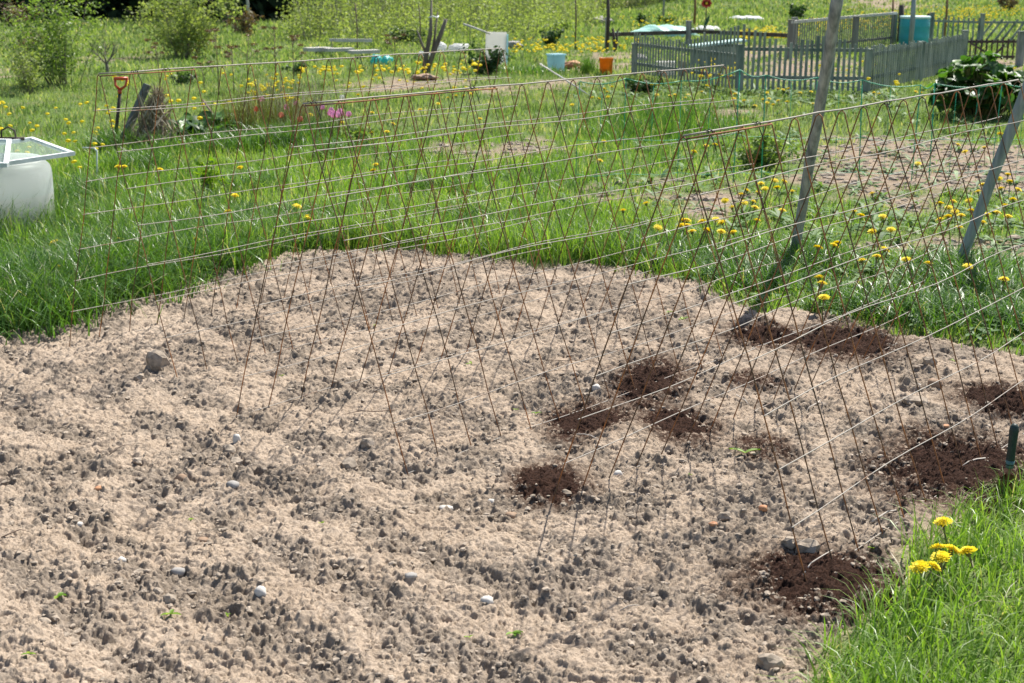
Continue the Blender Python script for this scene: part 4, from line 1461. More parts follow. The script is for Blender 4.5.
# ------------------------------------------------------------------ leaning poles
for (u, v, ut, vt, pull, r0, r1, mk, lb) in [
        (793, 262, 840, -14, -.62, .026, .0305, 'wood', 'grey weathered wooden pole leaning at the grass edge, left one of two'),
        (956, 272, 1046, 40, -.25, .027, .030, 'wood_pipe', 'bluish-grey pole leaning strongly to the right, right one of two')]:
    b0 = at(u, v)
    dpt = b0.y + pull
    # top: same sight line at the pulled depth
    dx, dy, dz = (ut - 512), F * CP + (341.5 - vt) * SP, -F * SP + (341.5 - vt) * CP
    tt = dpt / dy
    tp = Vector((dx * tt, dpt, CAMZ + dz * tt))
    d = (tp - b0).normalized()
    mb = MB()
    pts = [b0 - d * .12 - b0]
    Lp = (tp - b0).length * 1.03
    for q in range(9):
        pts.append(d * Lp * q / 8 + Vector((random.uniform(-.004, .004), random.uniform(-.004, .004), 0)))
    mb.tube(pts, [r0 + (r1 - r0) * q / 9 for q in range(10)], 10)
    o = mb.build('wooden_pole', M[mk], None, True, b0)
    tag(o, lb, 'pole', 'two leaning poles at the far bed edge')

# ------------------------------------------------------------------ trowel
p = at(1010, 497)
p.z = soil_z(p.x, p.y) + .03
s = mpp(p)
t = empty('garden_trowel', p, 'dark green handled trowel stuck upright in compost at right edge', 'trowel', None, 0)
tilt = Vector((.035, .03, 1)).normalized()
TW = lambda z: tilt * z + Vector((-.012, 0, 0))
mb = MB()
prof = [(.055, .0085), (.06, .0125), (.08, .0135), (.11, .0125), (.145, .0135), (.17, .0145), (.184, .0125), (.191, .007), (.193, .002)]
mb.tube([TW(z) for z, _ in prof], [r for _, r in prof], 14)
mb.build('handle', M['grip'], t, True)
mb = MB()
mb.tube([TW(.050), TW(.075)], [.0115, .0137], 14)
mb.build('collar', M['ferrule'], t, True)
mb = MB()
mb.tube([TW(.012), TW(.030), TW(.052)], [.006, .006, .0065], 8)
mb.build('neck', M['rust_blade'], t, True)
mb = MB()
Vb, Fb = [], []
for i, (z, w) in enumerate([(.028, .012), (.018, .026), (.0, .034), (-.04, .036), (-.09, .03), (-.13, .006)]):
    for j in range(5):
        f = j / 4 * 2 - 1
        Vb.append(TW(z) + Vector((f * w, .012 * (1 - f * f) * 1.0, 0)))
for i in range(5):
    for j in range(4):
        Fb.append((i * 5 + j, i * 5 + j + 1, i * 5 + j + 6, i * 5 + j + 5))
nb = len(Vb)
Vb += [v_ + Vector((0, .0022, 0)) for v_ in Vb]
Fb += [tuple(q + nb for q in reversed(f)) for f in Fb]
mb.add(Vb, Fb)
mb.build('blade', M['rust_blade'], t, True)


# ------------------------------------------------------------------ picket fences
def picket_panel(t, a, b_, top, pitch, w, th, mat, z0=.04, rails=(.2, .5), zig=0, post_ends=True, rail_mat=None, slant=0.0, rw=.045, jitter=.03):
    """pickets from a to b (local xy); top(f) gives height"""
    a, b_ = Vector((a[0], a[1], 0)), Vector((b_[0], b_[1], 0))
    d = b_ - a
    L = d.length
    d.normalize()
    nrm = Vector((d.y, -d.x, 0))
    ang = math.atan2(d.y, d.x)
    n = max(2, int(L / pitch))
    mb = MB()
    for i in range(n):
        f = (i + .5) / n
        c = a.lerp(b_, f)
        h = top(f) + random.uniform(-jitter, jitter)
        mb.box(c + Vector((0, 0, (z0 + h) / 2)) + nrm * .026, (w * random.uniform(.85, 1.1), th, h - z0),
               Matrix.Rotation(ang, 3, 'Z') @ Matrix.Rotation(random.uniform(-.02, .02) + slant, 3, 'Y'))
    mb.build('picket_panel', M[mat], t)
    for rz in rails:
        mb = MB()
        mb.beam(a + Vector((0, 0, rz)), b_ + Vector((0, 0, rz)), .03, rw)
        mb.build('rail', M[rail_mat or mat], t)


def fpost(t, p, h, w, mat):
    mb = MB()
    mb.box((p[0], p[1], h / 2 - .05), (w, w, h + .1))
    mb.box((p[0], p[1], h + .012), (w * 1.15, w * 1.15, .02))
    mb.build('post', M[mat], t)


P0, P1, P2, P3 = gp(634, 76), gp(739, 93), gp(866, 95), gp(962, 72)
o0 = P1.copy()
t = empty('picket_fence', o0, 'greenish-grey scalloped picket fence round the nearest plot', 'fence')
Lc = lambda q: ((q.x - o0.x), (q.y - o0.y))
picket_panel(t, Lc(P0), Lc(P1), lambda f: .60 + .28 * max(0, (f - .45) / .55) ** 1.6 + .03 * math.cos(f * 9), .092, .033, .016, 'picket', rails=(.18, .47))
picket_panel(t, Lc(P1), Lc(P2), lambda f: .66 + .26 * max(0, 1 - f * 3) ** 1.3 + .06 * math.cos((f - .65) * 8) * (f > .3), .066, .036, .016, 'picket', rails=(.2, .56))
picket_panel(t, Lc(P2), Lc(P3), lambda f: .62 - .05 * math.sin(f * math.pi), .10, .042, .016, 'picket', rails=(.2, .50))
for q, h in ((P0, .46), (P1, .6), (P2, .56), (P3, .62)):
    fpost(t, Lc(q), h, .085, 'picket')
mid_p = P2.lerp(P3, .5)
fpost(t, Lc(mid_p), .55, .08, 'picket')

E0, E1, E2 = gp(789, 59), gp(854, 53), gp(893, 47)
o0 = E0.copy()
t = empty('picket_fence', o0, 'bare grey back fence with a white top rail, left of the teal barrel', 'fence')
picket_panel(t, (0, 0), Lc(E2), lambda f: .70, .10, .032, .014, 'picket_grey', rails=(.2,))
mb = MB()
mb.beam(Vector((0, -.05, .66)), Vector((*Lc(E2), .70)) + Vector((0, -.05, 0)), .05, .05)
mb.build('top_rail', M['plank'], t)
for q in (E0, E1, E2):
    fpost(t, Lc(q), .68, .09, 'picket_grey')

F0, F1, F2 = gp(930, 45), gp(980, 47), gp(1042, 47)
o0 = F0.copy()
t = empty('lattice_fence', o0, 'slanted slat fence right of the teal barrel', 'fence')
picket_panel(t, (0, 0), Lc(F1), lambda f: .62, .11, .035, .016, 'picket', rails=(.12, .52))
picket_panel(t, Lc(F1), Lc(F2), lambda f: .62, .15, .045, .016, 'picket', rails=(.12, .52), slant=.62)
for q in (F0, F1, F2):
    fpost(t, Lc(q), .68, .08, 'picket')

g0, g1 = gp(966, 63), gp(1014, 63)
o0 = g0.copy()
t = empty('garden_gate', o0, 'low brown picket gate behind the rhubarb plant', 'gate')
picket_panel(t, (0, 0), Lc(g1), lambda f: .42, .085, .03, .014, 'dark_wood', rails=(.10, .36), z0=.05)
mb = MB()
w_ = Lc(g1)[0]
mb.beam((.03, -.05, .34), (w_ * .5, -.05, .12), .03, .03)
mb.beam((w_ * .5 + .03, -.05, .12), (w_ * .75, -.05, .3), .03, .03)
mb.build('brace', M['dark_wood'], t)
q = gp(1019, 66)
t = empty('gate_post', q, 'grey-green square post at the right side of the brown gate', 'post')
fpost(t, (0, 0), .55, .11, 'picket')
q = gp(1040, 66)
t = empty('picket_fence', q, 'short grey-green fence end right of the brown gate', 'fence')
picket_panel(t, (-.22, 0), (.6, 0), lambda f: .52, .075, .05, .016, 'picket', rails=(.15, .45))

# teal barrel and posts beside it
p = gp(913, 48)
s = mpp(p)
t = empty('water_barrel', p, 'teal plastic water barrel standing in the far fenced plot', 'barrel')
mb = MB()
r = 14.5 * s
mb.lathe([(r * .97, 0), (r, .02), (r, .2), (r * 1.015, .22), (r, .24), (r, .42), (r * 1.015, .44), (r, .46), (r * .99, .60), (r * .97, .615)], 32)
mb.build('body', M['teal'], t, True)
mb = MB()
mb.lathe([(r * 1.01, .60), (r * 1.03, .605), (r * 1.03, .635), (r * .99, .65), (r * .4, .655), (.02, .655)], 32)
mb.build('lid', M['teal_pale'], t, True)
for (u, v, h, w, mk, lb) in [(899, 44, 38, 6, 'dark_wood', 'dark post directly left of the teal barrel'),
                             (910, 50, 60, 5, 'wood_pipe', 'tall thin grey pole in front of the teal barrel'),
                             (927, 44, 30, 5, 'dark_wood', 'dark post directly right of the teal barrel'),
                             (944, 40, 46, 2.4, 'rust_blade', 'thin rusty stake behind the slanted slat fence'),
                             (891, 33, 34, 2.2, 'rust_blade', 'thin brown stake left of the teal barrel posts')]:
    p = gp(u, v)
    s = mpp(p)
    mb = MB()
    mb.tube([(0, 0, -.1), (.01, 0, h * s * .5), (0, .01, h * s)], [w * s / 2, w * s / 2, w * s / 2 * .9], 8)
    tag(mb.build('post', M[mk], None, True, p), lb, 'post')

# rail fence with posts
R0, R1, R2 = gp(607, 50), gp(688, 46), gp(793, 50)
o0 = R0.copy()
t = empty('rail_fence', o0, 'dark single-rail fence with three posts behind the picket fence', 'fence')
for q, h, w in ((R0, .62, .09), (R1, .5, .11), (R2, .62, .1)):
    fpost(t, Lc(q), h, w, 'wood')
for qa, qb in ((R0, R1), (R1, R2)):
    mb = MB()
    mb.beam(Vector((*Lc(qa), .30)) + Vector((.06, 0, 0)), Vector((*Lc(qb), .28)) - Vector((.06, 0, 0)), .05, .08)
    mb.build('rail', M['dark_wood'], t)
for (u, v, h, wpx, mk, lb) in [(607, 51, 66, 3.6, 'dark_wood', 'tall dark pole beside the left rail fence post'),
                               (575, 50, 60, 1.6, 'twig_dark', 'thin bean pole left of the tall dark pole'),
                               (663, 20, 40, 2.2, 'wood', 'thin grey stake beyond the mint tarp'),
                               (694, 28, 40, 2.6, 'rust_blade', 'brown stake just left of the red metal flower'),
                               (357, 52, 48, 1.5, 'twig_dark', 'thin dark bean pole above the pale boards'),
                               (420, 46, 40, 1.2, 'twig_dark', 'thin bean pole left of the dead forked snag')]:
    p = gp(u, v)
    s = mpp(p)
    mb = MB()
    mb.tube([(0, 0, -.1), (.015, 0, h * s * .5), (-.01, .01, h * s)], [wpx * s / 2, wpx * s / 2, wpx * s / 2 * .8], 7)
    tag(mb.build('bean_pole', M[mk], None, True, p), lb, 'pole')
# small dark bracket prop by the rail fence
p = gp(614, 52)
mb = MB()
mb.tube([(-.03, 0, .45), (.0, 0, .2), (.03, 0, -.03)], [.025, .03, .035], 7)
mb.tube([(.06, 0, .42), (.05, 0, .2), (.03, 0, -.03)], [.02, .025, .03], 7)
tag(mb.build('forked_stake', M['dark_wood'], None, True, p), 'dark forked stake right of the left rail fence post', 'stake')

# metal flower
p = gp(705, 44)
s = mpp(p)
t = empty('garden_ornament', p, 'red metal flower ornament on a stake above the picket fence', 'ornament')
mb = MB()
mb.tube([(0, 0, -.05), (0, 0, 40 * s)], .012, 6)
mb.build('stake', M['dark_wood'], t)
mb = MB()
for k in range(8):
    a = k * math.pi / 4
    c_ = Vector((math.cos(a) * .07, 0, 40 * s + math.sin(a) * .055))
    mb.box(c_ + Vector((0, -.02, 0)), (.085, .012, .06), Euler((0, -a, 0)))
    mb.mi = 0
mb.build('petal_ring', M['pin_red'], t)
mb = MB()
mb.lathe([(.03, 0), (.028, .012), (.012, .02)], 12, (0, -.03, 40 * s), Matrix.Rotation(R(90), 3, 'X'))
mb.build('flower_centre', M['pin_yellow'], t, True)
mb = MB()
prf = [(-.05, 13), (.0, 17), (.06, 22), (.085, 30), (.03, 26), (-.03, 21), (-.05, 16)]
Vf = [Vector((x_, -.012, z_ * s)) for x_, z_ in prf] + [Vector((x_, .004, z_ * s)) for x_, z_ in prf]
nn_ = len(prf)
mb.add(Vf, [tuple(range(nn_)), tuple(range(2 * nn_ - 1, nn_ - 1, -1))] + [(i, i + nn_, (i + 1) % nn_ + nn_, (i + 1) % nn_) for i in range(nn_)])
mb.build('leaf', M['pin_green'], t)


# tunnels, tarps, sacks, boards, buckets
def tunnel(name, u0, u1, v, hpx, depth, mat, label, cat, skew=.0, seed=0):
    a, b_ = gp(u0, v), gp(u1, v)
    s = mpp(a)
    L = b_.x - a.x
    c = (a + b_) / 2
    rs = np.random.default_rng(seed)
    nu, nv = 40, 14
    V = []
    for i in range(nu + 1):
        f = i / nu
        env = min(1, f * 3.2, (1 - f) * 4.5) ** .6
        for j in range(nv + 1):
            g = j / nv * math.pi
            rr = env * (1 + .12 * math.sin(i * 1.7 + j) * .5 + .10 * math.sin(i * .6))
            V.append((-L / 2 + L * f + skew * math.cos(g), -math.cos(g) * depth * (.4 + .6 * env), max(-.02, hpx * s * math.sin(g) ** .7 * rr)))
    I = np.arange((nu + 1) * (nv + 1)).reshape(nu + 1, nv + 1)
    Q_ = np.stack([I[:-1, :-1], I[:-1, 1:], I[1:, 1:], I[1:, :-1]], -1).reshape(-1, 4)
    o = link(name, np_mesh(name, np.array(V), Q_), M[mat], None, c)
    return tag(o, label, cat)


tunnel('tarp', 632, 692, 36, 10, .5, 'tarp', 'long mint-green tarp covering a bed beyond the rail fence', 'tarp', .2, 1)
tunnel('tarp', 612, 624, 36, 4, .2, 'tarp', 'small mint-green tarp bundle beside the long one', 'tarp', 0, 2)
tunnel('row_cover', 690, 722, 31, 5, .4, 'sheet_white', 'white sheet cover right of the long mint tarp', 'cover', 0, 3)
tunnel('row_cover', 722, 766, 20, 4, .3, 'sheet_white', 'pale strip of cover fleece in the far meadow', 'cover', 0, 4)

# cold frame inside the front plot
p = gp(716, 66)
s = mpp(p)
t = empty('cold_frame', p, 'low dark cold frame with pale lid behind the picket fence', 'cold frame')
mb = MB()
mb.box((0, 0, .17), (.78, .9, .34))
mb.build('box', M['picket'], t)
mb = MB()
mb.box((.0, 0, .375), (.86, .98, .035), Euler((-.03, -.12, 0)))
mb.build('lid', M['teal_pale'], t)
# white crate inside the fence
p = gp(668, 77)
s = mpp(p)
t = empty('white_crate', p, 'white box behind the left pickets of the front fence', 'crate')
mb = MB()
mb.box((0, .3, .09), (.26, .25, .2), None, .94)
mb.build('body', M['panel'], t)
mb = MB()
mb.box((0, .3, .20), (.28, .27, .018))
mb.build('lid', M['panel'], t)
p = gp(682, 78)
mb = MB()
mb.box((0, .34, .11), (.05, .03, .26), Euler((.08, 0, 0)))
mb.box((.07, .35, .10), (.05, .03, .24), Euler((.1, .03, 0)))
tag(mb.build('plank', M['stone_brown'], None, False, p), 'pair of tan boards leaning behind the front pickets', 'boards')


def sack(name, u, v, wpx, hpx, dep, mat, label, seed, knots=1):
    p = gp(u, v)
    s = mpp(p)
    import bmesh
    bm_ = bmesh.new()
    bmesh.ops.create_icosphere(bm_, subdivisions=4, radius=1)
    V = np.array([q.co[:] for q in bm_.verts])
    T_ = np.array([[q.index for q in f.verts] for f in bm_.faces])
    bm_.free()
    k = 1 + .28 * perlin(V[:, 0] * 1.6 + seed, V[:, 2] * 1.6 + V[:, 1], seed) + .12 * perlin(V[:, 0] * 5 + seed, V[:, 2] * 5 + V[:, 1] * 3, seed + 2)
    P = V * k[:, None] * np.array([wpx * s / 2, dep, hpx * s / 2])
    P[:, 2] = np.maximum(P[:, 2] + hpx * s * .38, 0)
    o = link(name, np_mesh(name, P, None, T_), M[mat], None, p)
    return tag(o, label, 'sack')


sack('plastic_sack', 377, 65, 13, 12, .12, 'bag_teal', 'left one of two turquoise plastic sacks', 3)
sack('plastic_sack', 387, 65, 11, 11, .12, 'bag_teal', 'right one of two turquoise plastic sacks', 9)
sack('plastic_sack', 459, 52, 23, 9, .2, 'bag_white', 'long white plastic sack lying left of the standing board', 5)
sack('plastic_sack', 441, 52, 10, 11, .12, 'bag_white', 'small round white sack behind the forked snag', 6)
sack('plastic_sack', 425, 57, 14, 6, .12, 'bag_white', 'flat white sack left of the forked snag', 7)
sack('rubble_heap', 514, 49, 18, 9, .2, 'stone_grey', 'grey rubble heap right of the white standing board', 8)
sack('rubble_heap', 320, 54, 10, 8, .15, 'stone_grey', 'grey bundle lying on the pale boards', 12)
sack('soil_heap', 572, 68, 18, 9, .16, 'stone_orange', 'tan soil heap between the pale blue bucket and the chives', 10)
sack('rubble_heap', 600, 24, 24, 8, .3, 'stone_grey', 'pale grey brush heap left of the mint tarp', 11)
sack('rubble_heap', 640, 62, 14, 9, .15, 'stone_grey', 'grey rocks beside the left end of the picket fence', 13)

p = gp(496, 66)
s = mpp(p)
t = empty('standing_board', p, 'white rectangular board standing upright in the back plots', 'board')
mb = MB()
mb.box((0, 0, 16.5 * s), (21 * s, .02, 35 * s), Euler((-.08, .02, 0)))
mb.build('sheet', M['panel'], t)
mb = MB()
mb.box((11.2 * s, .02, 15 * s), (.03, .04, 34 * s), Euler((-.08, .02, 0)))
mb.build('side_strip', M['bluewhite'], t)
for k, (u0, v0, z0, u1, v1, z1, r, mk, lb) in enumerate([
        (541, 90, .36, 592, 106, .02, .010, 'plank', 'thin white cane sloping down to the right behind the middle trellis'),
        (466, 62, .60, 491, 60, .40, .018, 'plank', 'pale stick leaning on the white standing board'),
        (206, 116, .02, 222, 132, .02, .010, 'twig_dark', 'brown stick lying across the dark broad-leaved plant')]):
    a, b_ = at(u0, v0), at(u1, v1)
    a.z, b_.z = z0, z1
    if k == 0:
        a = at(540, 64, .36)
        b_ = at(592, 97, .03)
    if k == 1:
        b_ = gp(496, 66) + Vector((-.1, -.06, .55))
        a = b_ + Vector((-.45, .05, .16))
    if k == 2:
        a, b_ = at(203, 100, .3), at(224, 131, .02)
    mb = MB()
    c = (a + b_) / 2
    mb.tube([a - c, Vector((0, 0, .004)), b_ - c], [r, r, r * .8], 7)
    tag(mb.build('cane', M[mk], None, True, c), lb, 'stick')

for k, (u0, u1, v, z, th, w, lb) in enumerate([
        (306, 330, 57, .14, .07, .22, 'short pale plank at the left of the board pile'),
        (326, 352, 57, .13, .06, .2, 'pale plank lying in the middle of the board pile'),
        (330, 372, 53, .24, .06, .07, 'long pale pole lying across the top of the board pile'),
        (350, 378, 59, .12, .06, .2, 'grey-white plank at the right of the board pile')]):
    a, b_ = gp(u0, v), gp(u1, v - 1)
    c = (a + b_) / 2
    mb = MB()
    mb.beam(a - c + Vector((0, 0, z)), b_ - c + Vector((0, 0, z)), w, th)
    tag(mb.build('plank', M['plank'], None, False, c), lb, 'plank', 'pale boards in the back plots')

# dead forked snag
p = gp(428, 75)
s = mpp(p)
t = empty('dead_snag', p, 'dead grey snag of three forked trunks with a pale band', 'tree')
mb = MB()
mb.tube([(-.08, 0, -.05), (-.02, 0, .3), (.05, 0, .62), (.07, .02, 1.12)], [.045, .038, .03, .014], 9)
mb.tube([(-.04, .02, .0), (.1, .02, .35), (.21, .0, .62), (.29, 0, .84)], [.042, .038, .035, .026], 9)
mb.tube([(.0, .05, .0), (.1, .05, .5), (.16, .06, .95)], [.028, .02, .01], 8)
mb.tube([(-.02, 0, .3), (-.1, 0, .5), (-.16, 0, .68)], [.025, .018, .01], 7)
mb.build('trunk', M['bark'], t, True)
mb = MB()
mb.tube([(.02, -.05, .86), (.09, -.06, .88), (.16, -.02, .86), (.17, .05, .88)], .012, 6)
mb.build('band', M['white_paint'], t, True)
sack('soil_heap', 424, 80, 26, 7, .2, 'stone_brown', 'brown earth mound at the foot of the forked snag', 14)

# buckets
p = gp(556, 71)
s = mpp(p)
t = empty('square_bucket', p, 'pale blue squarish plastic bucket left of the chives', 'bucket')
mb = MB()
mb.box((0, 0, 8 * s), (12 * s, 12 * s, 16 * s), Euler((0, 0, .5)), 1.12)
mb.build('body', M['bluewhite'], t)
mb = MB()
mb.box((0, 0, 16.3 * s), (15 * s, 15 * s, .02), Euler((0, 0, .5)))
mb.build('rim', M['bluewhite'], t)
p = gp(606, 75)
s = mpp(p)
t = empty('bucket', p, 'orange plastic bucket standing left of the picket fence', 'bucket')
mb = MB()
r = 6.5 * s
H = 16 * s
mb.lathe([(r * .9, 0), (r * .95, .01), (r * 1.05, H * .92), (r * 1.1, H * .93), (r * 1.1, H), (r * 1.0, H), (r * .9, H * .3), (.01, H * .28)], 24)
mb.build('body', M['orange'], t, True)
mb = MB()
mb.tube([(math.cos(a) * r * 1.1, -r * .5 * math.sin(a), H * .95 - .1 * math.sin(a)) for a in [q * math.pi / 8 for q in range(9)]], .004, 5)
mb.build('handle', M['black'], t, True)

# ------------------------------------------------------------------ green net fence
p0 = at(560, 186)
xs_px = [575, 622, 677, 733, 761, 811, 859, 911, 929, 990, 1040]
t = empty('net_fence', at(800, 186), 'thin green plastic net fence strung on stakes behind the trellises', 'fence')
o0 = at(800, 186)
tops = []
yb = o0.y
for k, u in enumerate(xs_px):
    q = at(u, 186 - (u - 575) * .01)
    h = .80 + {0: -.02, 1: 0, 2: -.02, 3: .06, 4: .02, 5: 0, 6: -.02, 7: -.06, 8: -.05, 9: -.05, 10: -.05}[k]
    mb = MB()
    b0 = Vector((q.x - o0.x, q.y - o0.y, 0))
    tp = b0 + Vector((random.uniform(-.03, .03), 0, h))
    mb.tube([b0 + Vector((0, 0, -.1)), b0.lerp(tp, .5), tp], .0045 if k in (3, 4, 6, 7, 8) else .003, 6)
    mb.build('stake', M['net'], t, True)
    tops.append((b0, tp))
mb = MB()
for (b0, tp), (b1, t1) in zip(tops[:-1], tops[1:]):
    pts = [tp.lerp(t1, f) + Vector((0, 0, -.03 * math.sin(f * math.pi))) for f in [q / 6 for q in range(7)]]
    mb.tube(pts, .0038, 5)
    for fz in (.12, .45):
        pts = [b0.lerp(tp, fz).lerp(b1.lerp(t1, fz), f) + Vector((0, 0, -.02 * math.sin(f * math.pi) + random.uniform(-.006, .006))) for f in [q / 5 for q in range(6)]]
        mb.tube(pts, .0017, 4)
    n_ = max(1, int((t1 - tp).length / .17))
    for q in range(1, n_):
        f = q / n_
        mb.tube([tp.lerp(t1, f) + Vector((0, 0, -.03 * math.sin(f * math.pi))), b0.lerp(b1, f) + Vector((random.uniform(-.02, .02), 0, .04))], .0018, 4)
mb.build('net', M['net'], t, True)

# small white bent wire stake
p = at(97, 182)
mb = MB()
z1 = .26
mb.tube([(0, 0, -.05), (.01, 0, .14), (.018, 0, z1 - .02), (-.0, 0, z1), (-.09, 0, z1 + .005)], [.005, .006, .007, .006, .005], 6)
tag(mb.build('wire_stake', M['white_paint'], None, True, p), 'small bent white stake in the grass by the left trellis end', 'stake')

# ------------------------------------------------------------------ dandelions
def dand_head(seed, n1=40):
    rs = np.random.default_rng(seed)
    Vs, Qs = [], []
    o_ = 0
    for ring, (r0, r1, zt, cnt) in enumerate([(.004, .022, .003, n1), (.004, .0195, .0055, n1), (.003, .016, .008, n1), (.002, .012, .0095, n1 - 8), (.001, .008, .0105, 26), (.001, .004, .011, 14)]):
        for k in range(cnt):
            a = (k + rs.uniform(-.3, .3) + ring * .5) / cnt * 2 * math.pi
            w = .0013
            rr = r1 * rs.uniform(.82, 1.08)
            d, sd_ = np.array([math.cos(a), math.sin(a)]), np.array([-math.sin(a), math.cos(a)])
            z0, z1_ = .001 + ring * .002, zt + rs.uniform(-.002, .002)
            for (r_, w_, z_) in ((r0, .4, z0), (rr, 1.0, z1_)):
                for s in (-1, 1):
                    q = d * r_ + sd_ * s * w * w_
                    Vs.append((q[0], q[1], z_))
            Qs.append([o_, o_ + 1, o_ + 3, o_ + 2])
            o_ += 4
    return np_mesh('flower_head', np.array(Vs), np.array(Qs), attrs={'rnd': rs.random(len(Vs))}, smooth=False)


HEADS = [dand_head(k) for k in range(3)]
for hm in HEADS: hm.materials.append(M['petal'])
mb = MB()
mb.tube([(0, 0, -.12), (.004, 0, -.06), (0, 0, 0)], [.0028, .0024, .0026], 6)
mb.lathe([(.0035, -.010), (.007, -.006), (.007, .0), (.004, .002)], 8)
so_ = mb.build('stem', M['stem'], None, True)
STEM = so_.data
bpy.data.objects.remove(so_)


def simple_head():
    mb = MB()
    mb.lathe([(.008, -.004), (.021, .002), (.017, .009), (.008, .012)], 9)
    me = np_mesh('bloom', np.array(mb.v), np.array([f for f in mb.f if len(f) == 4]), attrs={'rnd': np.tile(np.linspace(.1, .9, 9), 4)})
    return me


def dandelion(u, v, z, label, group, parts=True, sc=1.0, tilt=.5, name='dandelion'):
    p = at(u, v, z)
    t = empty(name, p, label, 'dandelion', group)
    t.rotation_euler = (random.uniform(-tilt, tilt * .5), random.uniform(-tilt * .4, tilt), random.uniform(0, 6.28))
    # heads lean to the light but stems stay near vertical
    t.scale = (sc, sc, sc)
    for nm, me in (('flower_head', random.choice(HEADS)), ('stem', STEM)):
        c = bpy.data.objects.new(nm, me)
        col.objects.link(c)
        c.parent = t
    return t


FG = [(943, 523, 'lone dandelion highest of the bunch in the foreground grass'), (938, 549, 'foreground dandelion on the upper left of the packed bunch'),
      (941, 558, 'foreground dandelion in the centre of the packed bunch'), (952, 551, 'foreground dandelion behind the centre of the packed bunch'),
      (920, 568, 'foreground dandelion farthest left in the bunch'), (934, 567, 'small orange-yellow dandelion low in the foreground bunch'),
      (968, 552, 'foreground dandelion standing apart at the right of the bunch')]
for u, v, lb in FG:
    dandelion(u, v, .10, lb, 'foreground dandelions', sc=1.2 if (u != 934) else .9)

MID = {
    'dandelions between the trellises and the left pole': ('yellow dandelion in the patch just left of the left leaning pole', .15, [
        (707, 231), (721, 232), (716, 220), (702, 222), (732, 208), (725, 201), (733, 233), (744, 203), (753, 202), (755, 208), (747, 191), (761, 184), (765, 189), (775, 181), (777, 188), (784, 182), (792, 192), (758, 193), (782, 211), (757, 221), (741, 195), (683, 221), (687, 221), (687, 226), (692, 232), (681, 226), (708, 230), (722, 223)]),
    'dandelions between the two poles': ('yellow dandelion in the grass between the two leaning poles', .15, [
        (872, 194), (854, 212), (861, 216), (883, 217), (891, 230), (872, 232), (818, 248), (837, 244), (834, 246), (885, 250), (877, 257), (862, 261), (906, 260), (928, 264), (819, 278), (822, 284), (824, 298), (918, 164)]),
    'dandelions round the right pole': ('yellow dandelion clustered around the right leaning pole', .15, [
        (940, 204), (953, 202), (949, 208), (955, 212), (969, 201), (971, 211), (961, 216), (948, 217), (940, 220), (959, 228), (978, 192), (983, 185), (987, 215), (997, 213), (983, 223), (1008, 217), (1001, 189), (1010, 182), (1008, 175), (999, 179), (1018, 190), (1005, 206), (1013, 200), (1004, 280), (968, 267), (1000, 134), (1010, 128), (958, 145), (984, 148), (965, 152)]),
    'dandelions in the grass behind the middle trellis': ('yellow dandelion in the grass behind the middle trellis', .13, [
        (658, 228), (646, 204), (623, 211), (694, 152), (706, 146), (715, 145), (604, 142), (600, 161), (376, 165), (373, 171), (393, 124), (387, 132), (372, 113), (342, 123), (372, 133), (480, 119), (438, 104), (420, 110), (456, 96), (464, 96), (471, 94), (448, 98), (311, 115), (358, 95), (604, 89), (607, 92), (608, 97), (599, 99), (592, 98), (572, 105), (612, 87)]),
    'dandelions along the picket fence': ('yellow dandelion at the foot of the picket fence', .14, [
        (657, 95), (652, 85), (658, 85), (702, 92), (670, 96), (675, 95), (685, 98), (688, 95), (707, 86), (778, 89), (783, 90), (788, 89), (800, 93), (811, 92), (787, 102), (767, 93), (769, 99), (763, 100), (767, 103), (773, 105), (778, 101), (813, 104), (755, 106), (735, 94), (734, 99), (744, 101), (874, 93), (879, 94), (916, 92), (921, 93)]),
    'dandelions in the grass by the tub and left trellis': ('yellow dandelion in the grass between the tub and the left trellis', .14, [
        (54, 243), (93, 259), (81, 268), (124, 167), (118, 167), (235, 196), (240, 168), (307, 217), (308, 219), (296, 206), (228, 212), (298, 207), (6, 276), (57, 268), (160, 170), (120, 240), (196, 240), (227, 233)]),
}
nd = len(FG)
for gname, (lb, z, pts) in MID.items():
    for (u, v) in pts:
        dandelion(u, v, z, lb, gname, sc=1.25 if v > 150 else 1.25)
        nd += 1
BANDS = [('dandelions in the meadow beyond the tub', 'yellow dandelion in the meadow between tub and left shrub', (0, 118, 100, 170), 46),
         ('yellow flowers behind the left trellis ridge', 'yellow flower in the dense patch behind the left trellis ridge', (248, 75, 300, 100), 62),
         ('dandelions before the pale boards', 'yellow dandelion in the band before the pale board pile', (300, 76, 345, 66, 480), 26)]
sim = simple_head()
sim.materials.append(M['petal'])
for gname, lb, bx, cnt in BANDS:
    for k in range(cnt):
        u = random.uniform(bx[0], bx[1]) if len(bx) == 4 and bx[1] > 100 and bx[0] == 0 else (random.uniform(248, 300) if cnt == 62 else random.uniform(300, 480))
        v = random.uniform(100, 168) if cnt == 46 else (random.uniform(74, 102) if cnt == 62 else random.uniform(66, 90))
        if cnt == 46: u = random.uniform(0, 118)
        p = at(u, v, .12 if cnt == 46 else .24)
        o = bpy.data.objects.new('dandelion', sim)
        col.objects.link(o)
        o.location = p
        sc = random.uniform(.9, 1.35)
        o.scale = (sc, sc, sc * 1.2)
        o.rotation_euler = (random.uniform(-.4, .2), random.uniform(-.3, .3), 0)
        tag(o, lb, 'dandelion', gname)
        nd += 1
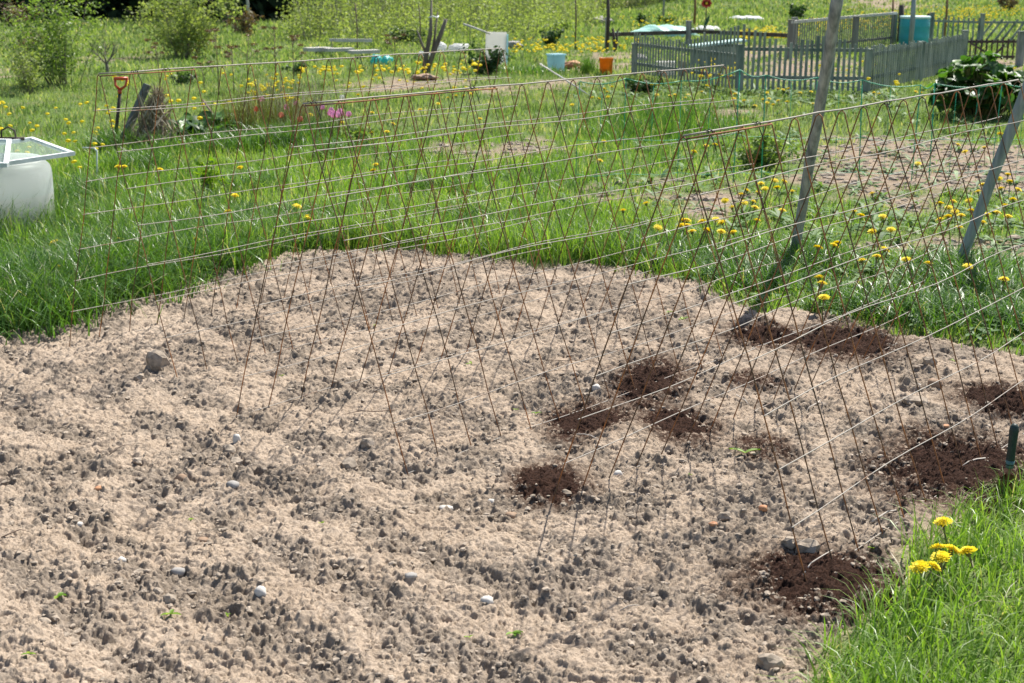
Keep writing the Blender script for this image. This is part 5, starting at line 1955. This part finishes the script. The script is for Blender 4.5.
# beyond: hundreds of blooms that merge into yellow bands
SV, SQ, _, SA = np.array([v.co[:] for v in sim.vertices]), np.array([list(p_.vertices) for p_ in sim.polygons]), None, np.tile(np.linspace(.1, .9, 9), 4)
parts = []
for (u0, u1, v0, v1, cnt) in [(860, 1100, 10, 22, 520), (800, 1000, 15, 30, 480), (740, 800, 22, 34, 260), (490, 605, 36, 52, 170), (945, 1100, 0, 16, 160), (620, 690, 14, 26, 50), (930, 1060, -3, 10, 80),
                              (700, 860, -4, 12, 60), (400, 480, 60, 72, 40), (600, 640, 38, 50, 40), (690, 740, 58, 78, 24), (820, 900, 60, 86, 20), (1000, 1100, 62, 80, 40), (300, 420, 66, 74, 60), (100, 250, 70, 120, 40), (-200, 0, 100, 180, 60)]:
    u = RNG.uniform(u0, u1, cnt)
    v = RNG.uniform(v0, v1, cnt)
    if u0 >= 740 and v1 <= 34: v = v - (u - 800) * .045 + 3
    keep_ = fbm(u * .05, v * .12, 88, 2) > -.25
    for uu, vv in zip(u[keep_], v[keep_]):
        p = at(uu, max(vv, -14), .22)
        sc = RNG.uniform(1.0, 1.7)
        zz_ = float(hills(np.array([p.x]), np.array([p.y]))[0])
        parts.append((SV * sc * np.array([1, 1, 1.3]) + np.array([p.x, p.y, p.z + zz_]), SQ, None, SA))
V_, Q_, T_, A_ = merge(parts)
o = link('dandelion_bloom', np_mesh('dandelion_bloom', V_, Q_, attrs={'rnd': A_}), M['petal'])
tag(o, 'bands of far yellow dandelion blooms across the background meadows', 'dandelions', kind='stuff')


# ------------------------------------------------------------------ tulips
def tulip_mesh(seed):
    rs = np.random.default_rng(seed)
    Vs, Qs = [], []
    o_ = 0
    for k in range(6):
        a = k * math.pi / 3 + rs.uniform(-.1, .1)
        d = np.array([math.cos(a), math.sin(a), 0])
        sdv = np.array([-math.sin(a), math.cos(a), 0])
        for (r_, w_, z_) in ((.004, .006, 0), (.022, .018, .014), (.026, .019, .032), (.018, .004, .055)):
            for s in (-1, 0, 1):
                Vs.append(d * (r_ * (1 if s == 0 else .86)) + sdv * s * w_ + np.array([0, 0, z_]))
        I = np.arange(12).reshape(4, 3) + o_
        Qs.append(np.stack([I[:-1, :-1], I[:-1, 1:], I[1:, 1:], I[1:, :-1]], -1).reshape(-1, 4))
        o_ += 12
    return np_mesh('flower_head', np.array(Vs), np.concatenate(Qs), attrs={'rnd': rs.random(len(Vs))})


mb = MB()
mb.tube([(0, 0, -.26), (.008, 0, -.12), (0, 0, .003)], [.005, .0045, .004], 6)
so_ = mb.build('stem', M['stem'], None, True)
TSTEM = so_.data
bpy.data.objects.remove(so_)
TUL = [(296, 102, 'tulip_pink', 'pale pink bloom among the old stalks, behind the salmon tulips'), (322, 106, 'tulip_pink', 'pink bloom standing just left of the tight pink bunch'), (349, 113, 'tulip_pink', 'pink bloom standing just right of the tight pink bunch'), (286, 106, 'tulip_pink', 'pink bloom between the red tulip and the salmon ones'), (256, 108, 'tulip_red', 'single bright red tulip left of the pink ones'), (281, 114, 'tulip_salmon', 'salmon tulip between the red and the pink tulips'), (300, 118, 'tulip_salmon', 'dull salmon tulip nearest the pink tulips'),
       (262, 98, 'tulip_pink', 'small magenta tulip by the yellow flower patch'), (342, 96, 'tulip_white', 'single white flower above the pink tulips'),
       (331, 109, 'tulip_pink', None), (335, 112, 'tulip_pink', None), (340, 110, 'tulip_pink', None), (333, 114, 'tulip_pink', None), (338, 114, 'tulip_pink', None), (342, 112, 'tulip_pink', None), (330, 112, 'tulip_pink', None)]
tms = {}
for k, (u, v, mk, lb) in enumerate(TUL):
    if mk not in tms:
        tms[mk] = tulip_mesh(k)
        tms[mk].materials.append(M[mk])
    p = at(u, v + 4, .26)
    t = empty('tulip', p, lb or 'pink tulip in the tight bunch behind the middle trellis end', 'tulip', 'pink tulips in a bunch' if lb is None else 'single tulips behind the left trellis')
    sc = .95
    t.scale = (sc, sc, sc)
    t.rotation_euler = (random.uniform(-.1, .1), random.uniform(-.1, .1), random.uniform(0, 6))
    for nm, me in (('flower_head', tms[mk]), ('stem', TSTEM)):
        c = bpy.data.objects.new(nm, me)
        col.objects.link(c)
        c.parent = t

# ------------------------------------------------------------------ seedlings and twigs on the bed
SEED = [(745, 457, 3.2, 'seedling with two long green leaves by the right trellis wires'), (58, 594, 1.6, 'sprouting seedling near the lower left corner'), (171, 615, 1.5, 'flat yellow-green seedling below the two lower left clods'),
        (226, 614, .8, 'tiny yellowish sprout right of the flat yellow-green seedling'), (513, 638, 1.4, 'small green seedling below the whitish and brown stone'), (194, 522, 1.0, 'tiny green sprout under the brown rounded stone'),
        (29, 658, 1.0, 'tiny sprout at the bottom left corner'), (321, 526, .7, 'small yellow sprout in the lower middle of the bed'), (469, 640, .7, 'tiny sprout on the crust at bottom centre'),
        (683, 320, 1.8, 'bright seedling near the far bed edge behind the right trellis'), (668, 316, 1.2, 'yellowish sprout next to the bright far seedling'), (537, 412, 1.2, 'green weed sprout left of the compost patches'),
        (515, 410, .8, 'tiny green sprout beside the weed sprout left of the compost'), (660, 372, .9, 'yellow sprout above the middle compost heap'), (471, 365, 1.4, 'flat seedling behind the middle trellis feet'),
        (740, 300, 1.4, 'sprout at the far bed edge before the left pole'), (282, 381, .7, 'tiny lime sprout near the far left trellis'), (952, 365, 1.0, 'small upright sprout beside the grass edge on the right'),
        (872, 552, .9, 'thin sprout between compost and foreground grass'), (690, 478, .6, 'yellow sprout left of the two-leaved seedling'), (375, 328, .8, 'tiny sprout near the far edge under the middle trellis')]
for k, (u, v, sc, lb) in enumerate(SEED):
    p = at(u, v)
    p.z = soil_low(p.x, p.y, .02) + .008
    s = .018 * sc
    rs = np.random.default_rng(300 + k)
    n_ = 2 if k == 0 else rs.integers(3, 6)
    Vs, Qs, o_ = [], [], 0
    for q in range(n_):
        a = (0.35 if q else 2.75) if k == 0 else rs.uniform(0, 6.28)
        d = np.array([math.cos(a), math.sin(a) * .7, rs.uniform(.25, .6)])
        sdv = np.array([-math.sin(a), math.cos(a), 0])
        for f in np.linspace(0, 1, 5):
            w = s * (.22 if k else .14) * math.sin(min(1, f * .9 + .12) * math.pi) ** .7
            for t_ in (-1, 0, 1):
                Vs.append(d * s * f + sdv * w * t_ + np.array([0, 0, -.35 * s * f * f + .08 * s * abs(t_)]))
        I = np.arange(15).reshape(5, 3) + o_
        Qs.append(np.stack([I[:-1, :-1], I[:-1, 1:], I[1:, 1:], I[1:, :-1]], -1).reshape(-1, 4))
        o_ += 15
    o = link('seedling', np_mesh('seedling', np.array(Vs), np.concatenate(Qs), attrs={'rnd': np.repeat(rs.random(n_), 15)}), M['seedling'], None, p)
    tag(o, lb, 'seedling', 'seedlings sprouting on the bed')
TW_ = [(872, 520, 896, 512, 'twig', 'bleached root lying between the large compost patch and grass', .006), (803, 578, 832, 556, 'twig', 'straight pale stick lying on the largest compost patch', .004), (2, 544, 26, 536, 'twig_dark', 'brown twig at the left picture edge', .004),
       (575, 440, 600, 449, 'twig', 'bleached splinter below the middle compost patches', .0035), (736, 398, 748, 410, 'twig', 'short white twig under the right trellis wires', .0035), (985, 462, 960, 472, 'twig', 'pale stick on the compost left of the trowel', .005),
       (395, 414, 345, 420, 'twig_dark', 'dark twig left of the middle trellis foot', .004), (820, 404, 806, 416, 'twig', 'curved white root right of the compost smears', .004), (545, 364, 600, 366, 'twig_dark', 'thin dark twig above the compost patches', .003),
       (620, 615, 640, 612, 'twig', 'pale straw lying in the lower middle soil', .003), (110, 460, 130, 452, 'twig_dark', 'dark twig beside the brown rounded stone', .003)]
for (u0, v0, u1, v1, mk, lb, r) in TW_:
    a, b_ = at(u0, v0), at(u1, v1)
    a.z, b_.z = soil_z(a.x, a.y) + .012, soil_z(b_.x, b_.y) + .012
    c = (a + b_) / 2
    L = (b_ - a).length
    mb = MB()
    m1 = (a - c).lerp(b_ - c, .35) + Vector((random.uniform(-.06, .06) * L, random.uniform(-.1, .1) * L, .006))
    m2 = (a - c).lerp(b_ - c, .7) + Vector((random.uniform(-.06, .06) * L, random.uniform(-.1, .1) * L, .008))
    mb.tube([a - c, m1, m2, b_ - c], [r * .5, r * .5, r * .42, r * .25], 6)
    tag(mb.build('twig', M[mk], None, True, c), lb, 'twig', 'twigs lying on the bed')

scene.cycles.use_denoising = True
scene.cycles.max_bounces = 6
scene.cycles.transparent_max_bounces = 6
